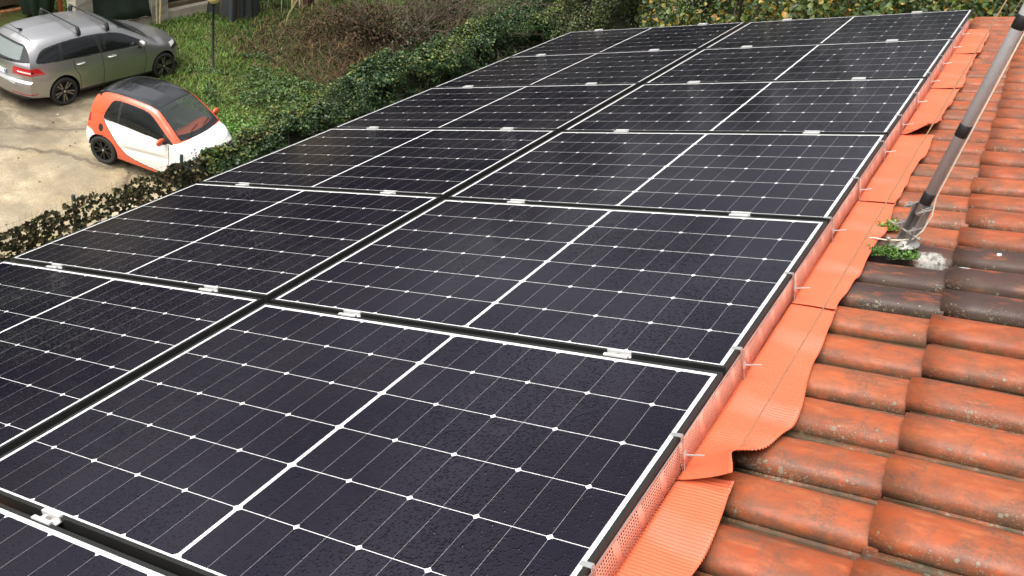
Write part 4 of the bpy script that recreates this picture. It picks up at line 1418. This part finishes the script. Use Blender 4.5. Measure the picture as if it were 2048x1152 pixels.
# ------------------------------------------------------------------ garden wall with pillars and dark sheets
M['render'] = simple('weathered_render', (.30, .265, .20), .9, var=.28, vscale=3, bump=.5, bscale=18)
M['stone'] = simple('stone_pillar', (.34, .31, .245), .9, var=.25, vscale=5, bump=.6, bscale=12)
M['sheet'] = simple('dark_green_sheet', (.016, .026, .017), .6, var=.3, vscale=2, bump=.3, bscale=5)
M['sheetblue'] = simple('blue_black_opening', (.012, .014, .018), .5, var=.3, vscale=2)
M['tarp'] = simple('dark_grey_tarp', (.040, .044, .044), .55, var=.2, vscale=3)
M['wood'] = simple('old_timber', (.12, .085, .045), .8, var=.3, vscale=6)
M['palewood'] = simple('pale_timber', (.50, .40, .22), .7, var=.2, vscale=9)
M['redwood'] = simple('red_post', (.34, .085, .03), .6)
M['brick'] = simple('brick_edging', (.42, .17, .07), .85, var=.35, vscale=8)
M['turf'] = simple('artificial_turf', (.085, .20, .05), .85, var=.2, vscale=5, bump=.6, bscale=60)
wall = empty('garden_wall', at(-18.1, 11.5, G))
tag(wall, 'low weathered garden wall with rough pillars and dark sheeting between them', 'wall')
mb = MB()
P = []
for i in range(50):
    y = 1.0 + 5.3 * i / 49
    w_ = .015 * math.sin(y * 5) + .01 * math.sin(y * 13)
    P.append([(.16 + w_, y, -.05), (.12 + w_, y, .12), (.10 + w_ * .6, y, .26), (.04, y, .31), (-.25, y, .31), (-.25, y, -.05)])
mb.grid(P).obj('plinth', M['render'], wall, smooth=False)
for py, pw in ((1.05, .24), (3.42, .27), (6.35, .25)):
    mb = MB()
    P = []
    for z in np.linspace(-.05, 2.4, 14):
        w_ = .014 * math.sin(z * 9 + py)
        P.append([(-.20, py - pw + w_, z), (.15 + w_, py - pw - w_, z), (.16 - w_, py + pw + w_, z), (-.20, py + pw, z), (-.20, py - pw + w_, z)])
    mb.grid(P).obj('pillar', M['stone'], wall)
# hanging dark green sheet with a lifted hem, dark opening further right
P = []
for i in range(40):
    y = 1.32 + 1.82 * i / 39
    hem = .16 + .16 * max(0, math.sin((y - 1.6) * 1.7)) + .02 * math.sin(y * 9)
    bul = .05 * math.sin(y * 3.2) + .02 * math.sin(y * 11)
    P.append([(.10 + bul + .06, y, hem), (.07 + bul, y, hem + .25), (.05 + bul * .6, y, 1.2), (.03, y, 2.3)])
mb = MB().grid(P); so = mb.obj('sheet', M['sheet'], wall, smooth=True)
sm_ = so.modifiers.new('s', 'SOLIDIFY'); sm_.thickness = .01
mb = MB(); mb.box(-.16, -.10, 3.72, 6.08, .42, 2.3); mb.obj('panel', M['sheetblue'], wall)
mb = MB(); mb.box(-.10, .02, 3.72, 6.08, .312, .42); mb.obj('sill_board', M['wood'], wall)
mb = MB(); mb.box(-.24, -.12, 1.2, 6.3, 2.3, 2.45); mb.obj('lintel', M['render'], wall)
mb = MB(); mb.box(-.022, .022, -.018, .018, 0, 1.5)
o = mb.obj('timber_stick', M['palewood'], None, at(-17.68, 14.66, G + .12) @ Matrix.Rotation(R(-9), 4, 'X') @ Matrix.Rotation(R(-5), 4, 'Y'), bevel=.004)
tag(o, 'pale wooden batten leaning against the rough garden pillar', 'batten')
mb = MB(); mb.box(-.015, .015, -.015, .015, 0, 1.4)
o = mb.obj('timber_stick', M['palewood'], None, at(-17.70, 14.58, G + .14) @ Matrix.Rotation(R(-6), 4, 'X') @ Matrix.Rotation(R(-6), 4, 'Y'))
tag(o, 'thinner pale batten leaning just left of the thicker one at the pillar', 'batten')

shed = empty('garden_shed', at(-20.6, 7.5, G))
tag(shed, 'dark sheeted garden shelter on a timber sill behind the estate car', 'shed')
mb = MB(); mb.box(-2.5, 0, -3, 5.05, .26, 2.2); mb.obj('sheeting', M['sheet'], shed)
mb = MB(); mb.box(-2.5, .03, -3, 5.05, .09, .257); mb.obj('sill_board', M['wood'], shed)
mb = MB(); mb.box(-2.8, .3, -3.2, 5.3, 2.2, 2.28); mb.obj('roof', M['sheet'], shed)
mb = MB()
for i in range(34):
    y = 4.6 + 8.1 * i / 34
    mb.box(-20.42 + random.uniform(-.02, .02), -20.30 + random.uniform(-.02, .02), y, y + .21, G - .02, G + .055 + random.uniform(-.012, .012))
o = mb.obj('brick_edging', M['brick'], bevel=.008); tag(o, 'row of orange brick edging between turf and dark shelter', 'edging')
mb = MB(); P = [[(-20.29, y, G + .012), (-19.2, y, G + .02), (-18.35 + .05 * math.sin(y * 3), y, G + .012)] for y in np.linspace(4.6, 12.75, 40)]
tag(mb.grid(P).obj('turf', M['turf']), kind='structure')
# closed dark parasol beside the red post
par = empty('closed_parasol', at(-19.8, 12.5, G)); tag(par, 'dark green folded cloth hanging to the ground behind the estate car roof', 'parasol')
mb = MB(); mb.tube([(0, 0, 0), (0, 0, 2.4)], .025, 10); mb.obj('pole', M['lamppost'], par)
P = []
for k in range(41):
    a = 2 * math.pi * k / 40
    f = 1 + .22 * math.sin(a * 7)
    P.append([(.05 * f * math.cos(a), .05 * f * math.sin(a), 2.35), (.26 * f * math.cos(a), .34 * f * math.sin(a), 1.5), (.34 * f * math.cos(a), .46 * f * math.sin(a), .75), (.24 * f * math.cos(a), .34 * f * math.sin(a), .12)])
mb = MB().grid(P); mb.obj('cloth', M['sheet'], par, smooth=True)
mb = MB(); mb.box(-.05, .05, -.05, .05, -.05, 2.3)
o = mb.obj('post', M['redwood'], None, at(-19.45, 12.93, G), bevel=.006); tag(o, 'square red-brown timber post behind the car roof', 'post')

# ------------------------------------------------------------------ clutter at the end of the wall
st = empty('tarp_stack', at(-17.45, 17.3, G)); tag(st, 'tall stack shrouded in a dark grey tarpaulin at the end of the garden wall', 'covered stack')
P = []
for k in range(61):
    a = 2 * math.pi * k / 60
    ca, sa = math.cos(a), math.sin(a)
    e = 1 / max(abs(ca) / .40, abs(sa) / .55)
    f = 1 + .06 * math.sin(a * 11) + .04 * math.sin(a * 5 + 1)
    P.append([(.2 * e * ca, .2 * e * sa, 1.62), (.93 * e * ca, .93 * e * sa, 1.58), (e * ca * f, e * sa * f, 1.45), (e * ca * (1 + (f - 1) * 2), e * sa * (1 + (f - 1) * 2), .7), (e * ca * (1.06 + (f - 1) * 3), e * sa * (1.06 + (f - 1) * 3), .03)])
MB().grid(P).obj('tarpaulin', M['tarp'], st, smooth=True)
MB().box(-.34, .34, -.48, .48, 0, 1.55).obj('load', M['wood'], st)
mb = MB()
ch = empty('garden_chair', at(-17.2, 18.75, G + .02, R(20))); tag(ch, 'pale metal garden chair half hidden in the shade at the picture top', 'chair')
M['chairmetal'] = simple('pale_chair_metal', (.42, .42, .40), .4, .3)
for sx in (-.2, .2):
    for sy in (-.2, .2):
        MB().tube([(sx, sy, .43), (sx * 1.15, sy * 1.15, 0)], .014, 8).obj('leg', M['chairmetal'], ch)
MB().tube([(.22 * math.cos(a), .22 * math.sin(a), .44) for a in np.linspace(0, 2 * math.pi, 25)], .014, 8).obj('seat_ring', M['chairmetal'], ch, smooth=True)
MB().lathe([(0, .44), (.2, .44), (.21, .43), (0, .43)], seg=24).obj('seat', M['tarp'], ch)
MB().tube([(-.2, -.2, .43), (-.23, -.2, .85), (-.23, 0, .93), (-.23, .2, .85), (-.2, .2, .43)], .014, 8).obj('backrest', M['chairmetal'], ch, smooth=True)
for i, (px_, py_, wd, hh, mt, lab) in enumerate(((-17.0, 19.25, .10, 1.3, 'palewood', 'upright greenish board left of the pale plank'), (-16.9, 19.48, .09, 1.4, 'palewood', 'upright pale plank beside the garden chair'), (-16.85, 20.15, .10, 1.2, 'palewood', 'pale plank leaning right of the brown crate'))):
    mb = MB(); mb.box(-.02, .02, -wd, wd, 0, hh)
    o = mb.obj('plank', M[mt], None, at(px_, py_, G, R(10)) @ Matrix.Rotation(R(-6 + 5 * i), 4, 'X') @ Matrix.Rotation(R(-7), 4, 'Y'), bevel=.004); tag(o, lab, 'plank', 'planks standing by the clutter')
mb = MB(); mb.box(-.25, .25, -.26, .26, 0, .75)
for zz in (.2, .45): mb.box(.25, .262, -.25, .25, zz, zz + .02)
M['crate'] = simple('brown_crate', (.085, .045, .03), .7)
o = mb.obj('crate', M['crate'], None, at(-17.1, 19.85, G + .02, R(15)), bevel=.01); tag(o, 'dark brown crate standing between the planks', 'crate')
mb = MB(); mb.box(-.35, 0, -1.6, 1.6, 0, 2.2); mb.box(-.36, .03, -1.62, 1.62, 2.2, 2.26)
o = mb.obj('dark_shed', M['sheetblue'], None, at(-18.3, 19.3, G)); tag(o, 'black shaded shed front behind the chair and planks', 'shed')
mb = MB(); mb.box(-.12, .12, -.5, .5, 0, .5)
o = mb.obj('stone_block', M['stone'], None, at(-17.4, 21.4, G, R(5)), bevel=.02); tag(o, 'pale stone block in the shade behind the bramble arch', 'block')
mb = MB(); mb.tube([(0, -.9, .14), (0, 0, .17), (.02, .9, .15)], [.09, .10, .08], 10)
o = mb.obj('log', M['twig'], None, at(-16.6, 21.6, G + .1, R(-8)), smooth=True); tag(o, 'grey log lying behind the brambles at the picture top', 'log')
mb = MB()
mb.tube([(-15.75, 17.5, G), (-15.85, 17.75, G + .45), (-16.0, 18.3, G + .80), (-16.0, 19.2, G + 1.0), (-15.8, 20.3, G + .95), (-15.4, 21.2, G + .55)], [.035, .032, .03, .026, .02, .014], 8)
M['mossy'] = simple('mossy_bark', (.12, .115, .04), .9, var=.3, vscale=9)
o = mb.obj('arched_branch', M['mossy'], smooth=True); tag(o, 'mossy branch arching over the dead brambles', 'branch')

# ------------------------------------------------------------------ shrubs and trees behind
def shrub(name, x, y, r_, h, label, cols, w, leaf, n, cat='shrub', group=None, mat='leaf', stems=8):
    root = empty(name, at(x, y, G)); tag(root, label, cat, group)
    cen, rad = [], []
    for i in range(26):
        d = rng.normal(0, 1, 3); d /= np.linalg.norm(d); d[2] = abs(d[2])
        f = rng.random() ** .4
        cen.append((d[0] * r_ * f, d[1] * r_ * f, .25 * h + d[2] * h * .72 * f)); rad.append(r_ * rng.uniform(.22, .40))
    P, N = clumpy(cen, rad, n, .5)
    P[:, 2] = np.abs(P[:, 2])
    link('foliage', leaf_cards('foliage', P, N + np.array([0, 0, .5]), leaf, pick(cols, len(P), w), .8, .6), M[mat], root)
    mb = MB()
    for k in range(stems):
        a = random.uniform(0, 6.28)
        twig_tubes(mb, (.1 * math.cos(a), .1 * math.sin(a), 0), (math.cos(a) * .5, math.sin(a) * .5, 1), h * .9, .025, 1, .4)
    mb.obj('stems', M['twig'], root)
    return root


def bare_shrub(x, y, h, label, n=10, lean=0.0, group=None, thick=.03):
    mb = MB()
    for k in range(n):
        a = random.uniform(0, 6.28)
        twig_tubes(mb, (.25 * math.cos(a), .25 * math.sin(a), 0), (math.cos(a) * .8 + lean, math.sin(a) * .8, 1), h * random.uniform(.7, 1.1), thick, 2, .55, .03)
    o = mb.obj('bare_shrub', M['twig'], None, at(x, y, G)); tag(o, label, 'shrub', group)
    return o


random.seed(21)
bare_shrub(-13.2, 19.2, 2.6, 'leafless brown shrub with criss-cross twigs behind the left end of the hedge', 13)
bare_shrub(-11.4, 19.6, 3.0, 'leafless shrub with long pale branches right above the hedge top', 14)
bare_shrub(-14.6, 21.5, 2.4, 'leafless twiggy shrub behind the dead bracken mound', 10)
BR = [(.085, .050, .028), (.055, .036, .022), (.045, .055, .022), (.12, .08, .04)]
shrub('bramble_mound', -14.0, 18.9, 1.5, 1.0, 'low mound of dead brown brambles under the arched branch', BR, [.4, .3, .2, .1], .075, 560, mat='dry')
shrub('bramble_mound', -12.3, 20.8, 1.9, 1.6, 'taller tangle of brown and green brambles behind the hedge', [(.05, .07, .022), (.035, .048, .018), (.085, .055, .03), (.06, .04, .025)], [.3, .25, .25, .2], .075, 560)
IV = [(.030, .066, .028), (.045, .095, .036), (.075, .135, .045), (.020, .042, .018), (.14, .15, .045)]
shrub('ivy_bush', -10.9, 22.4, 1.7, 2.6, 'bluish green ivy bush above the hedge in the top middle', IV, [.3, .3, .2, .15, .05], .065, 950)
OL = [(.060, .075, .022), (.090, .105, .030), (.13, .125, .038), (.034, .045, .016), (.17, .115, .04)]
shrub('mixed_bush', -9.0, 24.6, 1.9, 3.0, 'olive bush mixed with brown twigs just left of the far panel corner', OL, [.3, .28, .16, .2, .06], .062, 850)
bare_shrub(-8.6, 23.4, 3.3, 'bare brown branches poking out of the olive bush', 9)
shrub('mixed_bush', -7.0, 26.3, 2.2, 3.7, 'olive green bush right behind the far left panel corner', OL, [.32, .30, .13, .22, .03], .06, 780)
# tall clipped green screen behind the far eave-side panels
scr = empty('green_screen', at(-4.6, 21.5, G)); tag(scr, 'tall dense evergreen screen behind the far end of the left panel column', 'hedge')
n = 90000
xx = rng.uniform(-4.2, 8.0, n); zz = rng.random(n) ** .7 * 6.2
lump = .35 * np.sin(xx * 1.6 + zz * 1.1) + .22 * np.sin(xx * 3.7 - zz * 2.3) + .12 * np.sin(xx * 8 + zz * 5)
P = np.stack([xx, -.5 - lump + rng.random(n) ** 2 * .4, zz], 1)
N = np.tile([[0, -1, .5]], (n, 1))
cc = pick([(.052, .075, .020), (.080, .105, .028), (.115, .13, .036), (.028, .042, .014), (.15, .13, .04)], n, [.3, .28, .16, .22, .04])
link('foliage', leaf_cards('screen', P, N, .066, cc, .75, .6, .5), M['leaf'], scr)
MB().grid([[(x_, -.1 + .1 * math.sin(x_ * 3), 0), (x_, .0, 3), (x_, .1, 5.9)] for x_ in np.linspace(-4.2, 8, 30)]).obj('stems', M['ivycore'], scr)
# yellowing broadleaf trees close behind the gable
HZ = [(.050, .085, .020), (.085, .125, .026), (.14, .17, .034), (.030, .050, .014), (.30, .24, .045), (.36, .20, .030), (.20, .17, .040)]
tg = 'yellowing broadleaf trees behind the roof end'
tree('broadleaf_tree', -1.3, 11.3, 8.0, 1.7, 'broadleaf tree with trailing orange yellow sprays behind the wide slot end', HZ, [.28, .20, .12, .20, .09, .08, .03], .082, 75, 560, .45, group=tg)
tree('broadleaf_tree', .45, 10.9, 8.3, 1.6, 'broadleaf tree with scattered yellow leaves behind the last apron-side panel', HZ, [.29, .23, .14, .20, .08, .04, .02], .082, 75, 560, .45, group=tg)
tree('broadleaf_tree', 2.2, 10.4, 8.9, 1.7, 'green and yellow broadleaf tree behind the far tile edge', HZ, [.30, .25, .18, .15, .08, .03, .01], .082, 75, 560, .45, group=tg)
tree('broadleaf_tree', 4.2, 10.8, 9.5, 1.9, 'broadleaf tree beyond the right-hand end of the roof', HZ, [.32, .26, .16, .2, .04, .01, .01], .085, 60, 440, .4, group=tg)
# tall dark trees further off: they stand above the frame and are what the wet glass mirrors
EG = [(.022, .040, .016), (.032, .056, .020), (.050, .078, .026), (.016, .028, .012)]
random.seed(5)
for i, (tx, ty, th, tr, lab) in enumerate(((-9.5, 32, 12.8, 3.4, 'dark evergreen tree far behind the olive bush'), (-15, 29, 12.2, 3.3, 'dark evergreen tree behind the leafless shrubs'),
                                   (-21.5, 30, 13.4, 3.2, 'tallest dark evergreen tree behind the bramble arch'), (-12.5, 35, 13.4, 3.6, 'dark evergreen tree behind the bluish ivy bush'), (-6, 31, 12.2, 3.3, 'dark evergreen tree just left of the tall green screen'),
                                   (-21, 26, 11.0, 3.2, 'dark evergreen tree behind the shaded shed'), (-26, 20, 10.5, 3.0, 'dark evergreen tree behind the garden wall'),
                                   (-3.5, 34, 12.5, 3.4, 'dark evergreen tree behind the tall green screen'), (-29, 12, 10, 3.2, 'dark evergreen tree behind the sheeted shelter'), (4, 33, 12, 3.4, 'dark evergreen tree beyond the roof end'))):
    tree('evergreen_tree', tx, ty, th, tr, lab, EG, [.3, .35, .15, .2], .24, 60, 110, .12, group='dark trees round the plot', trunk_r=.2)

# ------------------------------------------------------------------ aerial mast on the tiles, its cable and guys
mast = empty('antenna_mast', Matrix.Translation(roofpt(1.975, 1.22, -.09)))
tag(mast, 'grey aerial mast with black tape bands standing on the sooty tiles', 'mast')
M['mastgrey'] = simple('weathered_galvanised_pole', (.52, .55, .55), .5, .0, var=.3, vscale=7, bump=.15, bscale=40)
M['bracket'] = simple('zinc_bracket', (.33, .315, .29), .5, .5, var=.3, vscale=25, bump=.2)
MB().tube([(0, 0, .12), (0, 0, 1), (0, 0, 2.2), (0, 0, 3.2)], .0183, 20).obj('pole', M['mastgrey'], mast, smooth=True)
for zc in (.185, .445, .815):
    MB().lathe([(.0186, zc - .022), (.0200, zc - .020), (.0200, zc + .020), (.0186, zc + .022)], seg=20).obj('tape_band', M['tape'], mast, smooth=True)
br = empty('bracket'); br.parent = mast
base = MB()
tilt = Matrix.Rotation(-TH, 4, 'Y')
base.lathe([(0, -.012), (.050, -.012), (.053, -.007), (.049, -.002), (.028, .003), (.026, .014), (0, .016)], tilt, 28)
base.obj('base_plate', M['bracket'], br, smooth=True)
chn = MB()
Mc = Matrix.Rotation(R(-25), 4, 'Z')
for (a0, a1, b0, b1) in ((-.024, -.019, -.024, .024), (.019, .024, -.024, .024), (-.024, .024, .019, .024)): chn.box(a0, a1, b0, b1, .012, .16, Mc)
chn.obj('channel', M['bracket'], br, bevel=.001)
for zc in (.075, .15):
    ub = MB()
    ub.tube([Mc @ Vector((-.026, -.075, zc)), Mc @ Vector((-.026, .012, zc)), Mc @ Vector((-.018, .026, zc)), Mc @ Vector((0, .032, zc)), Mc @ Vector((.018, .026, zc)), Mc @ Vector((.026, .012, zc)), Mc @ Vector((.026, -.075, zc))], .0042, 8)
    for sx in (-.026, .026): ub.box(sx - .008, sx + .008, -.040, -.032, zc - .008, zc + .008, Mc)
    ub.obj('u_bolt', M['bracket'], br, smooth=False)
MB().tube([Mc @ Vector((-.07, -.03, .055)), Mc @ Vector((.06, -.03, .055))], .004, 8).obj('cross_bolt', M['bracket'], br)
MB().lathe([(0, .02), (.008, .02), (.009, .025), (.006, .028), (0, .028)], Matrix.Translation((-.045, -.02, -.02)) @ tilt, 12).obj('anchor_nut', M['bracket'], br)
MB().tube([(.0235, .002, 3.2), (.0235, .002, .2), (.030, .004, .17), (.040, .006, .13), (.036, -.002, .07), (.018, -.018, .03), (-.02, -.022, .010), (-.06, .0, -.018), (-.10, .035, -.044), (-.14, .06, -.075), (-.2, .07, -.11)], .0030, 8).obj('aerial_cable', M['cable'], mast, smooth=True)

# mortar bed and weeds at the foot
def roof_blob(name, u0, v0, n0, ru, rv, h, mat, parent=None, seed=0, ang=0.0):
    mb = MB(); P = []
    for i in range(13):
        f = i / 12; row = []
        for k in range(41):
            a = 2 * math.pi * k / 40
            w_ = 1 + .07 * math.sin(3 * a + seed) + .05 * math.sin(7 * a + 2 * seed)
            uu, vv = ru * f * w_ * math.cos(a), rv * f * w_ * math.sin(a)
            row.append((uu, vv, h * (1 - f ** 2.2) + .005 * math.sin(uu * 60 + seed) * math.sin(vv * 55)))
        P.append(row)
    return mb.grid(P).obj(name, mat, parent, on_roof(u0, v0, n0, ang) if parent is None else None, smooth=True)


def m_mortar():
    t = NT('lime_mortar')
    o = t.coords(); n = t.noise(o, 16, 7, .7, .5); f = t.noise(o, 70, 5, .7)
    sp = t.node('ShaderNodeSeparateXYZ'); t.l.new(o, sp.inputs[0])
    c = t.mix(t.ramp(n, [(.36, 0.), (.56, 1.)]), (.060, .052, .047), (.19, .175, .155))
    c = t.mix(t.ramp(f, [(.35, .5), (.6, 0.)]), c, (.16, .14, .12))
    t.set(col=c, rough=.85); t.bump(f, .5, .01)
    return t.m


M['mortar'] = m_mortar()
mo = roof_blob('mortar_patch', 1.975, 1.215, -.135, .072, .072, .026, M['mortar'], seed=1.0)
mo.parent = house; mo.matrix_world = on_roof(1.968, 1.235, -.136, -.1)


def weed(u0, v0, n0, ru, rv, n, cols, label):
    r2 = np.sqrt(rng.random(n)); a = rng.uniform(0, 6.283, n)
    lob = 1 + .30 * np.sin(3 * a + n) + .18 * np.sin(7 * a)
    P = np.stack([ru * r2 * lob * np.cos(a), rv * r2 * lob * np.sin(a), .002 + (.020 * (1 - r2) + .022 * rng.random(n)) * (.5 + .5 * np.sin(9 * r2 * np.cos(a) * 3 + 2) * np.sin(8 * r2 * np.sin(a) * 3 + 1))], 1)
    me = leaf_cards('weed_tuft', P, np.tile([[.2, -.2, 1.]], (n, 1)), .0105, pick(cols, n), .8, .7)
    o = link('weed_tuft', me, M['leaf'], None, on_roof(u0, v0, n0)); tag(o, label, 'weed', 'weeds growing at the mast foot')


weed(1.952, 1.180, -.118, .082, .052, 1500, [(.075, .16, .024), (.12, .235, .04), (.05, .105, .02)], 'larger bright green weed cushion in front of the mast base plate')
weed(1.895, 1.425, -.116, .042, .034, 620, [(.20, .28, .05), (.30, .36, .08), (.12, .20, .03)], 'smaller yellow-green weed cushion behind the mast base plate')

# guy cord from the torn apron corner up to the mast, and a second thin wire hanging to the apron
gp = roofpt(1.826, -.205, -.094)
mt = roofpt(1.975, 1.22, -.09) + Vector((0, 0, 1.86))
pts = [gp + (mt - gp) * t_ + Vector((0, 0, -.010 * math.sin(math.pi * t_))) for t_ in np.linspace(0, 1, 25)]
o = MB().tube(pts, .0017, 6).obj('guy_cord', M['cord']); tag(o, 'tan guy cord stretched over the orange aprons up to the mast', 'cord')
p0 = roofpt(1.855, 2.72, -.07); p1 = roofpt(1.872, 3.10, -.085)
end = Vector((2.1, 10.2, 2.2))
pts = [p0, p0 + (p1 - p0) * .5 + Vector((.012, 0, .004)), p1] + [p1 + (end - p1) * t_ + Vector((0, 0, -.25 * math.sin(math.pi * t_))) for t_ in np.linspace(.03, 1, 30)]
o = MB().tube(pts, .0017, 6).obj('thin_wire', M['wire']); tag(o, 'thin dark wire hanging down onto the folded-up apron corner', 'wire')
